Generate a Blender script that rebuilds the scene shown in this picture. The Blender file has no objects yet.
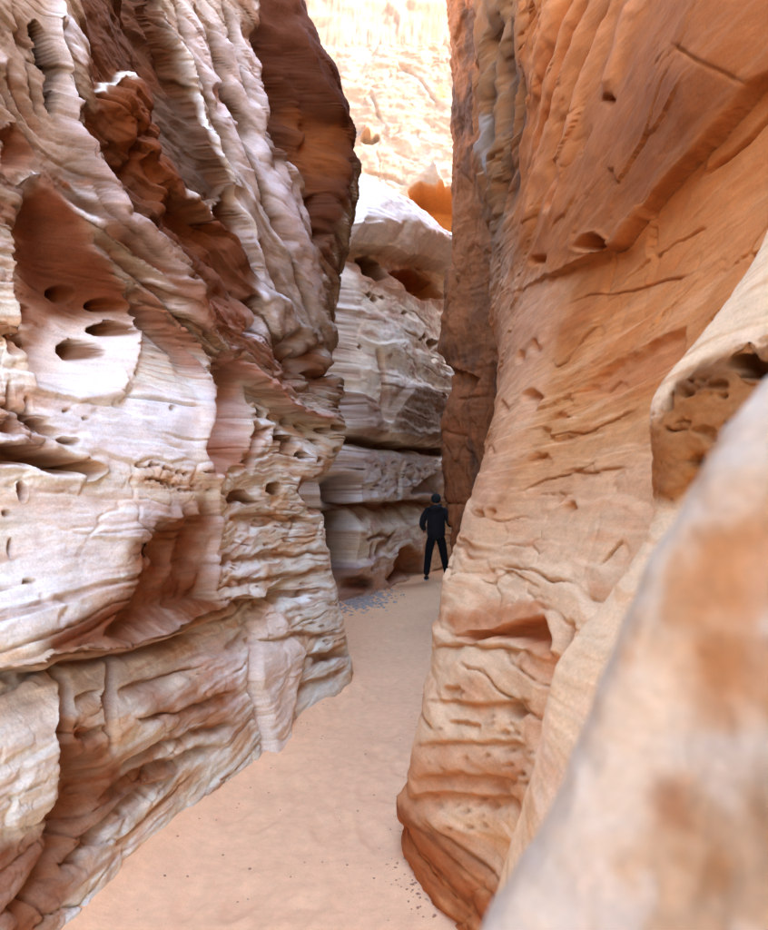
import bpy, math, random
import numpy as np
from mathutils import Vector

# ------------------------------------------------------------------ camera, sky, sun, exposure
scene = bpy.context.scene
COL = scene.collection
EYE, FPX, CX, CY = 1.65, 720.0, 384.0, 500.0      # eye height, focal length / principal point in photo pixels (768x930)
cam_d = bpy.data.cameras.new('camera')
cam = bpy.data.objects.new('camera', cam_d); COL.objects.link(cam)
cam.location = (0, 0, EYE); cam.rotation_euler = (math.radians(90), 0, 0)
cam_d.sensor_fit = 'VERTICAL'; cam_d.sensor_height = 24.0; cam_d.lens = 24.0 * FPX / 930.0
cam_d.shift_y = (CY - 465.0) / 930.0
cam_d.clip_start = 0.02; cam_d.clip_end = 600
cam_d.dof.use_dof = True; cam_d.dof.focus_distance = 5.0; cam_d.dof.aperture_fstop = 2.6
scene.camera = cam

SUN_EL, SUN_AZ = math.radians(38), math.radians(91)   # azimuth from +Y (forward) clockwise towards +X
world = bpy.data.worlds.new('World'); scene.world = world; world.use_nodes = True
wn = world.node_tree.nodes; wl = world.node_tree.links
sky = wn.new('ShaderNodeTexSky'); sky.sky_type = 'NISHITA'; sky.sun_disc = False
sky.sun_elevation = SUN_EL; sky.sun_rotation = SUN_AZ; sky.altitude = 600
sky.air_density = 0.9; sky.dust_density = 3.0; sky.ozone_density = 0.7
wn['Background'].inputs['Strength'].default_value = 0.15
wl.new(sky.outputs[0], wn['Background'].inputs['Color'])
sun_d = bpy.data.lights.new('sun', 'SUN'); sun_d.energy = 2.0; sun_d.angle = math.radians(0.53); sun_d.color = (1, .95, .88)
sun = bpy.data.objects.new('sun', sun_d); COL.objects.link(sun)
sdir = Vector((math.sin(SUN_AZ) * math.cos(SUN_EL), math.cos(SUN_AZ) * math.cos(SUN_EL), math.sin(SUN_EL)))
sun.rotation_euler = sdir.to_track_quat('Z', 'Y').to_euler(); sun.location = sdir * 60
scene.view_settings.view_transform = 'Standard'; scene.view_settings.look = 'None'
scene.view_settings.gamma = 1.0; scene.view_settings.exposure = 4.0
scene.cycles.max_bounces = 8; scene.cycles.diffuse_bounces = 8
scene.cycles.use_denoising = True

# ------------------------------------------------------------------ noise
_rng = np.random.RandomState(7)
_perm = _rng.permutation(4096).astype(np.int32)
_g3 = _rng.normal(size=(4096, 3)).astype(np.float32); _g3 /= np.linalg.norm(_g3, axis=1)[:, None]
from concurrent.futures import ThreadPoolExecutor
_pool = ThreadPoolExecutor(4)
def pn(x, y, z, seed=0):
    x, y, z = np.broadcast_arrays(np.asarray(x, np.float32), np.asarray(y, np.float32), np.asarray(z, np.float32))
    if x.size < 20000 or x.ndim != 1: return _pn(x, y, z, seed)
    ck = [slice(i, i + 24000) for i in range(0, x.size, 24000)]
    return np.concatenate(list(_pool.map(lambda c: _pn(x[c], y[c], z[c], seed), ck)))
_gx, _gy, _gz = (np.ascontiguousarray(_g3[:, k]) for k in range(3))
def _pn(x, y, z, seed=0):
    x = np.asarray(x, np.float32) + seed * 17.31; y = np.asarray(y, np.float32) + seed * 5.77; z = np.asarray(z, np.float32) + seed * 9.13
    x, y, z = np.broadcast_arrays(x, y, z)
    xi = np.floor(x).astype(np.int32); yi = np.floor(y).astype(np.int32); zi = np.floor(z).astype(np.int32)
    xf = x - xi; yf = y - yi; zf = z - zi
    u = xf * xf * xf * (xf * (xf * 6 - 15) + 10); v = yf * yf * yf * (yf * (yf * 6 - 15) + 10); w = zf * zf * zf * (zf * (zf * 6 - 15) + 10)
    px = [_perm[(xi + k) & 4095] for k in (0, 1)]
    r = []
    for j in (0, 1):
        for i in (0, 1):
            pxy = _perm[(px[i] + yi + j) & 4095]
            for k in (0, 1):
                q = _perm[(pxy + zi + k) & 4095]
                r.append(_gx[q] * (xf - i) + _gy[q] * (yf - j) + _gz[q] * (zf - k))
    a = [r[2 * m] + w * (r[2 * m + 1] - r[2 * m]) for m in range(4)]
    b0 = a[0] + u * (a[1] - a[0]); b1 = a[2] + u * (a[3] - a[2])
    return (b0 + v * (b1 - b0)) * 1.4
def fbm(x, y, z, o=4, seed=0, gain=.5, lac=2.03):
    t = 0; a = 1; n = 0; f = 1.0
    for k in range(o):
        t = t + a * pn(x * f, y * f, z * f, seed + k); n += a; a *= gain; f *= lac
    return t / n
def ss(a, b, x):
    t = np.clip((x - a) / (b - a), 0, 1); return t * t * (3 - 2 * t)
def srgb(r, g, b):
    c = np.array([r, g, b], float) / 255.0
    return np.where(c <= .04045, c / 12.92, ((c + .055) / 1.055) ** 2.4).astype(np.float32)

# ------------------------------------------------------------------ rock mass: a wall with relief over (s along it, z up)
def pix(px, py, y):
    """world point seen at a photo pixel, standing y metres ahead"""
    return ((px - CX) / FPX * y, y, EYE + (CY - py) / FPX * y)
def blur(A, r, passes=2):
    for _ in range(passes):
        for ax in (0, 1):
            pad = [(0, 0), (0, 0)]; pad[ax] = (r + 1, r)
            c = np.cumsum(np.pad(A, pad, mode='edge'), axis=ax, dtype=np.float64)
            n = A.shape[ax]
            A = ((np.take(c, range(2 * r + 1, 2 * r + 1 + n), axis=ax) - np.take(c, range(0, n), axis=ax)) / (2 * r + 1)).astype(np.float32)
    return A
class Rock:
    def __init__(self, name, theta, s_grid, z_grid, ctrl, smooth=1e-3, rim=None):
        self.name = name
        th = math.radians(theta)                       # direction the wall faces, measured from +X, counter-clockwise
        self.n = np.array([math.cos(th), math.sin(th)], np.float32)
        self.a = np.array([-math.sin(th), math.cos(th)], np.float32)
        if self.a[1] < 0: self.a = -self.a
        pts = []
        for c in ctrl:
            pts.append(pix(*c[1:]) if c[0] == 'p' else c[1:])
        pts = np.array(pts, float)
        ps = pts[:, :2] @ self.a; ph = pts[:, :2] @ self.n; pz = pts[:, 2]
        self.S, self.Z = np.meshgrid(np.asarray(s_grid, np.float32), np.asarray(z_grid, np.float32))
        if rim: self.Z = np.where(self.Z > 4, 4 + (self.Z - 4) * np.interp(self.S, *rim).astype(np.float32), self.Z)
        self.shape = self.S.shape
        S, Z = self.S.ravel(), self.Z.ravel()
        # thin plate spline through the control points
        def U(r2): return .5 * r2 * np.log(r2 + 1e-9)
        m = len(pts)
        K = U((ps[:, None] - ps) ** 2 + (pz[:, None] - pz) ** 2) + np.eye(m) * smooth
        Pm = np.stack([np.ones(m), ps, pz], 1)
        A = np.block([[K, Pm], [Pm.T, np.zeros((3, 3))]])
        w = np.linalg.solve(A, np.concatenate([ph, np.zeros(3)]))
        # evaluated on a coarse grid, then interpolated (it is smooth)
        H = np.empty(S.shape, np.float32)
        def part(i):
            s, z = S[i:i + 24000], Z[i:i + 24000]
            h = (w[m] + w[m + 1] * s + w[m + 2] * z).astype(np.float32)
            for k in range(m):
                r2 = (s - np.float32(ps[k])) ** 2 + (z - np.float32(pz[k])) ** 2
                h += np.float32(w[k] * .5) * r2 * np.log(r2 + np.float32(1e-9))
            H[i:i + 24000] = h
        list(_pool.map(part, range(0, len(S), 24000)))
        self.s, self.z, self.h = S, Z, H
        self.d = np.zeros_like(H); self.fd = np.zeros_like(H); self.h0 = H.copy(); self.dz = np.zeros_like(H)
        self.col = np.ones((len(H), 3), np.float32)
        self.update()
    def update(self):
        h = self.h0 + blur((self.h - self.h0).reshape(self.shape), 7).ravel()      # traced on the surface without its fine relief
        self.x = self.a[0] * self.s + self.n[0] * h; self.y = self.a[1] * self.s + self.n[1] * h
        yy = np.maximum(self.y, .05)
        self.px = CX + FPX * self.x / yy; self.py = CY - FPX * (self.z - EYE) / yy
        self.px[self.y < .1] = -9999
    def warp(self, amp, freq, seed=0):
        """uneven traced coordinates, so that edges wander like rock edges do"""
        q = (self.x * freq, self.y * freq, self.z * freq)
        k = amp
        return self.px + k * fbm(*q, 4, seed, .55), self.py + k * fbm(*q, 4, seed + 11, .55)
    def build(self, mat, back=6.0, side=True):
        R, C = self.shape
        h = self.h + self.d
        P = np.stack([self.a[0] * self.s + self.n[0] * h, self.a[1] * self.s + self.n[1] * h, self.z + self.dz], 1).reshape(R, C, 3)
        # fine relief stands out square to the surface
        Ps = np.stack([blur(P[..., k], 2, 1) for k in range(3)], -1)
        N = np.cross(np.gradient(Ps, axis=1), np.gradient(Ps, axis=0)); N /= np.linalg.norm(N, axis=-1, keepdims=True) + 1e-9
        if (N[..., 0] * self.n[0] + N[..., 1] * self.n[1]).mean() < 0: N = -N
        P = P + N * self.fd.reshape(R, C, 1)
        col = self.col.reshape(R, C, 3)
        n3 = np.array([self.n[0], self.n[1], 0], np.float32); a3 = np.array([self.a[0], self.a[1], 0], np.float32)
        # the mass behind the face: top plateau and both flanks run back
        rows = [P]; cols = [col]
        top = P[-1:]; tc = col[-1:]
        for k, (b, up) in enumerate(((.35, .25), (1.2, .5), (.5 * back, .7), (back, .4))):
            jag = .25 * pn(top[..., 0] * 1.1, top[..., 1] * 1.1, top[..., 2] * 0 + k, 3)[..., None]
            rows.append(top - n3 * b + np.array([0, 0, 1]) * (up + jag)); cols.append(tc)
        rows.append(top - n3 * (back + .5) + np.array([0, 0, -20.0]) * (top[..., 2:3] > 1) * 0 + np.array([0, 0, 1]) * (-top[..., 2:3] - .5)); cols.append(tc)
        P = np.concatenate(rows, 0); col = np.concatenate(cols, 0)
        if side:
            def flank(e, sg):
                out = []
                for b, o in ((.4, .25), (1.5, .5), (back, .7)):
                    out.append(e - n3 * b + a3 * sg * o)
                return out
            L = flank(P[:, :1], -1)[::-1]; Rr = flank(P[:, -1:], 1)
            P = np.concatenate(L + [P] + Rr, 1)
            col = np.concatenate([col[:, :1]] * 3 + [col] + [col[:, -1:]] * 3, 1)
        me = grid_mesh(self.name, P, col, mat, flip=False)
        # outward orientation
        o = bpy.data.objects.new(self.name, me); COL.objects.link(o)
        return o
def grid_mesh(name, P, col, mat, flip=False):
    R, C = P.shape[:2]
    me = bpy.data.meshes.new(name)
    idx = np.arange(R * C).reshape(R, C)
    q = np.stack([idx[:-1, :-1], idx[:-1, 1:], idx[1:, 1:], idx[1:, :-1]], -1).reshape(-1, 4)
    if flip: q = q[:, ::-1]
    nv, nf = R * C, len(q)
    me.vertices.add(nv); me.vertices.foreach_set('co', P.reshape(-1).astype(np.float32))
    me.loops.add(nf * 4); me.loops.foreach_set('vertex_index', q.reshape(-1).astype(np.int32))
    me.polygons.add(nf); me.polygons.foreach_set('loop_start', np.arange(0, nf * 4, 4, dtype=np.int32))
    me.polygons.foreach_set('use_smooth', np.ones(nf, bool))
    at = me.attributes.new('rock_colour', 'FLOAT_COLOR', 'POINT')
    c4 = np.ones((nv, 4), np.float32); c4[:, :3] = col.reshape(-1, 3)
    at.data.foreach_set('color', c4.reshape(-1))
    me.update(); me.validate()
    me.materials.append(mat)
    return me
def tag(o, label, cat=None, group=None, kind=None):
    if label: o['label'] = label
    if cat: o['category'] = cat
    if group: o['group'] = group
    if kind: o['kind'] = kind
    return o

# ------------------------------------------------------------------ traced relief, measured on the undisturbed wall
def seg_dist(X, Y, pts, closed=False):
    """distance to a polyline, signed side of the nearest segment, position 0..1 along it"""
    best = np.full(X.shape, 1e12, np.float32); side = np.zeros(X.shape, np.float32); tt = np.zeros(X.shape, np.float32)
    p = list(pts) + ([pts[0]] if closed else [])
    L = [math.hypot(p[i + 1][0] - p[i][0], p[i + 1][1] - p[i][1]) for i in range(len(p) - 1)]; tot = sum(L); acc = 0
    for i in range(len(p) - 1):
        ax, ay = p[i]; bx, by = p[i + 1]; dx, dy = bx - ax, by - ay; l2 = dx * dx + dy * dy + 1e-9
        t = np.clip(((X - ax) * dx + (Y - ay) * dy) / l2, 0, 1)
        qx = X - ax - t * dx; qy = Y - ay - t * dy
        d2 = qx * qx + qy * qy
        m = d2 < best
        best = np.where(m, d2, best); side = np.where(m, np.sign(dx * (Y - ay) - dy * (X - ax)), side)
        tt = np.where(m, (acc + t * L[i]) / tot, tt); acc += L[i]
    return np.sqrt(best), side, tt
def inside(X, Y, pts):
    c = np.zeros(X.shape, bool); n = len(pts); j = n - 1
    for i in range(n):
        xi, yi = pts[i]; xj, yj = pts[j]
        if yi != yj:
            c ^= ((yi > Y) != (yj > Y)) & (X < (xj - xi) * (Y - yi) / (yj - yi) + xi)
        j = i
    return c
class Tracer:
    def __init__(self, R, warp=7, freq=2.5, seed=0, ymax=99, ymin=.3):
        self.R = R; self.wp = (warp, freq, seed); self.wx = self.wy = None
        q = (R.x * freq, R.y * freq, R.z * freq)
        self.wx, self.wy = warp * fbm(*q, 3, seed, .42), warp * fbm(*q, 3, seed + 11, .42)
        self.lim = (ymax, ymin); self.place()
    def place(self):
        R = self.R; ymax, ymin = self.lim
        self.X, self.Y = R.px + self.wx, R.py + self.wy; self.ok = (R.y < ymax) & (R.y > ymin)
        if not hasattr(self, 'grain'): self.grain = .5 + .5 * fbm(R.x * 7, R.y * 7, R.z * 7, 3, self.wp[2] + 5)
    def commit(self):
        # the relief so far becomes the surface that the next details are measured on
        R = self.R; R.h = R.h + R.d; R.d = np.zeros_like(R.d); R.update(); self.place()
    def box(self, pts, m):
        xs = [p[0] for p in pts]; ys = [p[1] for p in pts]
        return np.nonzero((self.X > min(xs) - m) & (self.X < max(xs) + m) & (self.Y > min(ys) - m) & (self.Y < max(ys) + m) & self.ok)[0]
    def sdf(self, pts, m):
        i = self.box(pts, m); X, Y = self.X[i], self.Y[i]
        d, _, _ = seg_dist(X, Y, pts, True)
        return i, np.where(inside(X, Y, pts), d, -d)          # positive inside
    def hollow(self, pts, depth, soft=8, lip=0, col=None, cs=1.0, csoft=None, rough=0):
        """a hollow (depth > 0) or swelling (depth < 0) with traced outline; soft = pixels from rim to full depth"""
        m = max(soft, csoft or 0, 12) + 6
        i, d = self.sdf(pts, m)
        f = ss(-soft * .15, soft, d)
        self.R.d[i] -= depth * f
        if lip: self.R.d[i] += lip * np.exp(-((d + 3) / 4.0) ** 2)
        if rough: self.R.fd[i] += rough * .6 * f * fbm(self.R.x[i] * 3, self.R.y[i] * 3, self.R.z[i] * 3, 5, 31, .55)
        if col is not None: self.tint(i, ss(-(csoft or soft) * .5, (csoft or soft) * .6, d), col, cs)
    def paint(self, pts, col, cs=1.0, soft=10, fade=0.5):
        i, d = self.sdf(pts, soft + 10)
        g = self.grain[i]
        self.tint(i, np.clip(ss(-soft, soft, d + soft * 1.6 * (g - .5)) * (1 - fade * .6 + fade * 1.2 * (g - .25)), 0, 1), col, cs)
    def smooth(self, pts, k=.8, soft=14):
        i, d = self.sdf(pts, soft + 6)
        self.R.fd[i] *= 1 - k * ss(-soft * .5, soft, d)
    def tint(self, i, f, col, cs):
        f = (np.clip(f, 0, 1) * cs)[:, None]
        self.R.col[i] = self.R.col[i] * (1 - f) + np.asarray(col, np.float32) * f
    def stroke(self, pts, w, amp, col=None, cs=1.0, taper=True):
        """ridge (amp > 0) or groove (amp < 0) along a line; w = half width in pixels"""
        i = self.box(pts, w * 3 + 2); d, _, t = seg_dist(self.X[i], self.Y[i], pts)
        e = np.clip(np.minimum(t, 1 - t) * 6, 0, 1) if taper else 1
        f = np.exp(-(d / w) ** 2) * e
        self.R.d[i] += amp * f
        if col is not None: self.tint(i, f, col, cs)
    def step(self, pts, amp, near=3, far=40, taper=True, col=None, cs=1.0):
        """the side on the right of travel (below, going rightwards) stands back by amp right at the line and eases out over far pixels"""
        i = self.box(pts, far * 1.2); d, sd, t = seg_dist(self.X[i], self.Y[i], pts)
        e = np.clip(np.minimum(t, 1 - t) * 6, 0, 1) if taper else 1
        q = np.where(sd > 0, ss(-near, near, d) * (1 - ss(0, far, d)), 0)
        self.R.d[i] -= amp * q * e
        if col is not None: self.tint(i, q * e, col, cs)

# ------------------------------------------------------------------ generic rock relief
def beds(b, seed, freqs=(3, 7, 15, 33), gains=(1, .6, .35, .2)):
    t = 0
    for k, (f, g) in enumerate(zip(freqs, gains)):
        v = pn(b * f, 0.5 * k, .37, seed + k)
        t = t + g * (np.abs(v) * 2 - .6 if k % 2 else v)
    return t
def rock_relief(R, seed, dip=0.0, big=.10, bed=.03, pits=.03, fine=.012, crack=.008, bedmask=None, lumps=1.0):
    x, y, z, s = R.x, R.y, R.z, R.s
    w1 = fbm(x * .7, y * .7, z * .7, 3, seed)
    R.d += big * fbm(x * .9 * lumps, y * .9 * lumps, z * 1.3 * lumps, 4, seed + 3, .5)
    b = z + dip * s + .10 * w1 + .03 * pn(x * 3, y * 3, z * 3, seed + 9)
    R.bed = b
    bm = ss(-.25, .35, fbm(x * .8, y * .8, z * 1.2, 2, seed + 20)) if bedmask is None else bedmask
    R.fd += bed * bm * beds(b, seed + 30)
    # pitting, stretched along the beds
    p1 = fbm(s * 4.5, b * 9, w1 * 2, 3, seed + 40)
    pm = ss(-.05, .35, fbm(s * .9, b * 1.6, w1, 2, seed + 50))
    R.fd -= pits * pm * ss(.18, .5, p1)
    # hackly fine relief and cracks
    f1 = fbm(x * 9, y * 9, z * 13, 4, seed + 60, .6)
    R.fd += fine * f1
    c = fbm(s * 1.6, z * 1.1, w1 * 3, 3, seed + 70)
    cm = ss(0, .3, fbm(s * 1.1, z * 1.1, w1, 2, seed + 75))
    R.fd -= crack * cm * np.exp(-(c / .018) ** 2)
    R.w1, R.f1 = w1, f1
def plates(R, f, amp, mask=1.0, seed=0, skew=.12, su=1.1):
    # overlapping hackly plates: a saw along the beds whose edges wander
    t = R.bed * f + .9 * fbm(R.s * su, R.bed * f * skew * 3, R.w1, 3, seed) + .12 * pn(R.s * su * 6, R.bed * f, 0 * R.s, seed + 4)
    fr = t - np.floor(t); k = np.floor(t)
    saw = np.where(fr < .86, fr / .86, (1 - fr) / .14)
    a = .35 + .65 * np.abs(pn(k * .731, R.s * su * .7, .3, seed + 8)) * 2
    if f > 2.5: R.fd += amp * mask * (saw - .5) * a
    else: R.d += amp * mask * (saw - .5) * a
    return saw
def cells(u, v, seed):
    ui = np.floor(u).astype(np.int32); vi = np.floor(v).astype(np.int32)
    f1 = np.full(u.shape, 9., np.float32); f2 = f1.copy(); idr = np.zeros(u.shape, np.float32)
    for i in (-1, 0, 1):
        for j in (-1, 0, 1):
            h = _perm[(_perm[(ui + i + seed * 31) & 4095] + vi + j) & 4095]
            d = np.hypot(ui + i + .5 + .45 * _gx[h] - u, vi + j + .5 + .45 * _gy[h] - v)
            m = d < f1
            f2 = np.where(m, f1, np.minimum(f2, d)); f1 = np.where(m, d, f1); idr = np.where(m, _gz[h], idr)
    return f1, f2, idr
def fractures(R, fu, fv, off, groove, mask, seed, w=.05):
    # spalled blocks: every block sits at its own level, with a sharp joint between
    u = R.s * fu + .35 * fbm(R.s * fu * 1.3, R.bed * fv * 1.3, R.w1, 3, seed); v = R.bed * fv + .35 * fbm(R.s * fu * 1.3, R.bed * fv * 1.3, R.w1, 3, seed + 3)
    f1, f2, idr = cells(u, v, seed)
    e = f2 - f1
    R.fd += mask * (off * idr * ss(0, .06, e) - groove * np.exp(-(e / w) ** 2))
    return e
def partings(R, f, depth, mask, seed, col=None, cs=.6, w=.035):
    # thin open bedding planes that come and go along the wall
    v = pn(R.bed * f + .05 * pn(R.s * 4, R.bed * 3, 0 * R.s, seed + 1), .31, R.s * .10, seed)
    m = np.exp(-(v / w) ** 2) * ss(-.05, .25, fbm(R.s * .9, R.bed * f * .7, R.w1, 3, seed + 5)) * mask
    R.fd -= depth * m
    if col is not None: mixc(R, col, m * cs)
def mixc(R, col, f):
    f = np.clip(f, 0, 1)[:, None]; R.col = R.col * (1 - f) + np.asarray(col, np.float32) * f

def deepen(R, k, ref=.66):
    # iron-stained stone is far darker than the bleached beds
    lum = (R.col @ np.array([.3, .55, .15], np.float32))[:, None]
    st = ss(.5, .12, lum)
    R.col *= np.clip(lum / (ref * .93), .02, 1.1) ** k
    R.col *= (np.clip(R.col, .01, 1) / np.clip(lum, .01, 1)) ** .22 * (1 + st * np.array([.04, .06, -.16], np.float32))
# ------------------------------------------------------------------ materials
def rock_material(name, bump=.4, scale=1.0, speck=.11, bedding=.12, attr=True, base=(.5, .4, .3)):
    m = bpy.data.materials.new(name); m.use_nodes = True
    N, L = m.node_tree.nodes, m.node_tree.links
    bs = N['Principled BSDF']; bs.inputs['Roughness'].default_value = .92; bs.inputs['Specular IOR Level'].default_value = .18
    tc = N.new('ShaderNodeTexCoord')
    def noise(sc, det, rough=.6, stretch=None):
        n = N.new('ShaderNodeTexNoise'); n.inputs['Scale'].default_value = sc; n.inputs['Detail'].default_value = det; n.inputs['Roughness'].default_value = rough
        if stretch:
            mp = N.new('ShaderNodeMapping'); mp.inputs['Scale'].default_value = stretch; L.new(tc.outputs['Object'], mp.inputs[0]); L.new(mp.outputs[0], n.inputs['Vector'])
        else: L.new(tc.outputs['Object'], n.inputs['Vector'])
        return n.outputs['Fac']
    def mr(v, a, b, c, d):
        r = N.new('ShaderNodeMapRange'); r.inputs[1].default_value = a; r.inputs[2].default_value = b; r.inputs[3].default_value = c; r.inputs[4].default_value = d
        L.new(v, r.inputs[0]); return r.outputs[0]
    def mul(a, b):
        r = N.new('ShaderNodeMath'); r.operation = 'MULTIPLY'; L.new(a, r.inputs[0]); L.new(b, r.inputs[1]); return r.outputs[0]
    if attr:
        at = N.new('ShaderNodeAttribute'); at.attribute_name = 'rock_colour'; c = at.outputs['Color']
    else:
        rgb = N.new('ShaderNodeRGB'); rgb.outputs[0].default_value = (*base, 1); c = rgb.outputs[0]
    v1 = mr(noise(95 * scale, 2, .7), .3, .7, 1 - speck, 1 + speck)
    v2 = mr(noise(7 * scale, 4, .6), .3, .7, 1 - speck, 1 + speck)
    v3 = mr(noise(3 * scale, 5, .65, (1, 1, 14)), .3, .7, 1 - bedding, 1 + bedding)
    v = mul(mul(v1, v2), v3)
    mx = N.new('ShaderNodeMix'); mx.data_type = 'RGBA'; mx.blend_type = 'MULTIPLY'; mx.inputs[0].default_value = 1
    L.new(c, mx.inputs[6]); L.new(v, mx.inputs[7]); L.new(mx.outputs[2], bs.inputs['Base Color'])
    b1 = N.new('ShaderNodeBump'); b1.inputs['Strength'].default_value = bump; b1.inputs['Distance'].default_value = .012
    L.new(noise(30 * scale, 4, .6, (1, 1, 1.5)), b1.inputs['Height'])
    b2 = N.new('ShaderNodeBump'); b2.inputs['Strength'].default_value = bump * .8; b2.inputs['Distance'].default_value = .003
    L.new(noise(160 * scale, 2, .7), b2.inputs['Height']); L.new(b1.outputs[0], b2.inputs['Normal'])
    L.new(b2.outputs[0], bs.inputs['Normal'])
    return m
ROCK = rock_material('sandstone')
SMOOTH = rock_material('smooth sandstone', bump=.28, speck=.09, bedding=.09)
SAND = rock_material('sand', bump=.25, scale=2.2, speck=.07, bedding=0)

#==STRUCTURE==
def span(*segs):
    out = []
    for a, b, n in segs: out.append(np.linspace(a, b, n, endpoint=False))
    return np.concatenate(out + [[segs[-1][1]]])
def inv_span(a, b, n):           # finer nearby, coarser far off
    return 1 / np.linspace(1 / a, 1 / b, n)
Q = 0.85                          # mesh density
def nq(n): return max(2, int(n * Q))

# palette (base colours of the stone)
PALE = srgb(205, 196, 190); PINK = srgb(198, 168, 156); TAN = srgb(196, 158, 122); ORANGE = srgb(190, 120, 72)
RUST = srgb(150, 84, 46); BROWN = srgb(110, 68, 46); VARN = srgb(104, 86, 80); CREAM = srgb(222, 198, 164); BLEACH = srgb(214, 210, 208)

# ---- left wall
L = Rock('sandstone_cliff', -18,
    np.concatenate([np.linspace(-5, 1.9, nq(40), endpoint=False), inv_span(1.9, 10.6, nq(610))]),
    span((-.35, 3, nq(520)), (3, 7, nq(420)), (7, 8.5, nq(40))), [
    ('w', -1.75, -3, 0), ('w', -1.8, -3, 4), ('w', -2.3, -3, 9), ('w', -1.6, -6, 0), ('w', -1.8, -6, 4), ('w', -2.3, -6, 9), ('w', -1.5, 0, 0), ('w', -1.75, 0, 3), ('w', -2.3, 0, 6), ('w', -2.6, 0, 9),
    ('w', -1.35, 1.6, 0), ('w', -1.25, 2.3, -.35), ('w', -.7, 4.6, -.35), ('w', -.27, 6.6, -.35),
    ('p', 75, 930, 2.76), ('p', 160, 850, 3.39), ('p', 265, 762, 4.53), ('p', 352, 680, 6.6),
    ('p', 0, 760, 2.55), ('p', 0, 560, 2.85), ('p', 30, 620, 2.75), ('p', 100, 620, 3.15), ('p', 110, 780, 3.1),
    ('p', 0, 450, 3.0), ('p', 100, 450, 3.5), ('p', 195, 500, 4.1), ('p', 205, 600, 4.25), ('p', 200, 400, 4.3), ('p', 245, 620, 4.75),
    ('p', 230, 500, 5.05), ('p', 300, 520, 6.4), ('p', 300, 640, 5.7), ('p', 322, 510, 7.2), ('p', 336, 600, 7.0), ('p', 230, 400, 5.3),
    ('p', 0, 300, 3.25), ('p', 0, 100, 3.6), ('p', 60, 100, 4.0), ('p', 60, 20, 4.3), ('p', 130, 180, 4.5), ('p', 170, 265, 4.7), ('p', 150, 330, 4.3),
    ('p', 170, 150, 5.35), ('p', 130, 50, 5.0), ('p', 185, 130, 5.6), ('p', 240, 230, 6.1), ('p', 240, 310, 5.9), ('p', 300, 390, 7.4), ('p', 250, 130, 7.0),
    ('p', 180, 20, 6.0), ('p', 330, 330, 8.8), ('p', 346, 440, 7.9), ('p', 310, 450, 6.9), ('p', 296, 0, 9.0), ('p', 344, 130, 9.3), ('p', 346, 230, 9.3), ('p', 314, 60, 9.2),
    ('w', -1.4, 10.4, 6.5), ('w', -1.4, 10.2, 4), ('w', -1.5, 10.2, 2), ('w', -1.4, 9.6, .3), ('w', -1.1, 8.3, .6), ('w', -1.15, 8.6, 1.6),
    ('w', -2.7, 4, 9.5), ('w', -1.9, 8, 9.5), ('w', -1.9, 10.5, 9.5)], rim=([0, 3, 6, 9], [.35, .45, .8, 1]))
rock_relief(L, 100, dip=-.03, bedmask=ss(3.0, 2.4, L.z) * ss(-.25, .35, fbm(L.x * .8, L.y * .8, L.z * 1.2, 2, 120)), big=.09, bed=.022, pits=.04, fine=.012)
L.col[:] = PALE

T = Tracer(L, 8, 2.2, 1)
up = ss(2.3, 3.1, L.z + .35 * L.w1)                            # the weathered upper tier
bed0 = L.bed; L.bed = L.z + .38 * L.s + .14 * L.w1
plates(L, 1.5, .14, up, 120, su=.2); plates(L, 4.5, .022, up, 130, su=.3); plates(L, 12, .006, up, 140, su=.5)
L.fd += up * (.03 * fbm(L.s * .9, L.bed * 5, L.w1, 4, 160) + .012 * fbm(L.s * 1.5, L.bed * 14, L.w1, 3, 161) + .05 * fbm(L.x * 3.5, L.y * 3.5, L.z * 3.5, 5, 163, .6) + .07 * fbm(L.s * 1.0, L.bed * 2.0, L.w1 * 2, 3, 162))
bedU = L.bed; L.bed = bed0
plates(L, 3.2, .03, 1 - up, 150, su=.5); plates(L, 8, .015, (1 - up) * ss(0, .3, fbm(L.s * .7, L.bed * 1.5, L.w1, 2, 155)), 156, su=.9); plates(L, 20, .007, 1 - up, 157, su=1.2)
L.bed = bed0 + up * (bedU - bed0)
fm = ss(-.1, .25, fbm(L.s * .8, L.bed * 1.2, L.w1, 2, 190))
fractures(L, 2.2, 5, .026, .024, fm * (1 - .4 * up), 191); fractures(L, 6, 16, .006, .007, .3 + .6 * fm, 192); fractures(L, .5, 5, .035, .035, up, 193)
T.commit()
rec = [(76, -40), (152, -40), (158, 10), (176, 66), (194, 116), (216, 168), (236, 215), (256, 268), (258, 312), (232, 318), (200, 300), (150, 242), (115, 188), (96, 112), (84, 50)]
alc = [(262, -40), (258, 60), (256, 101), (258, 142), (268, 169), (278, 178), (284, 158), (300, 178), (310, 210), (315, 246), (330, 236), (336, 210), (352, 180), (360, 150), (358, 122), (345, 85), (332, 58), (314, 20), (302, -10), (296, -40)]
niche = [(13, 205), (22, 190), (41, 176), (57, 190), (84, 222), (100, 258), (124, 296), (134, 322), (132, 352), (120, 392), (75, 398), (38, 386), (22, 350), (15, 300)]
lip = [(-30, 672), (0, 670), (39, 667), (55, 659), (90, 652), (125, 645), (172, 634), (216, 612), (250, 598)]
T.hollow(rec, .10, 16, rough=.13); T.hollow(alc, .6, 30, rough=.45); T.hollow(niche, .28, 26, .02); T.step(lip, .22, 3, 80, False)
T.step([(154, -30), (154, 0), (179, 61), (200, 129), (225, 176), (250, 230), (262, 268)], .16, 3, 40, False)
T.step([(68, 95), (73, 135), (88, 176), (112, 220), (146, 250), (183, 288), (215, 330)], -.14, 6, 30)
T.commit()
T.smooth(niche, .88, 10)
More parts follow.
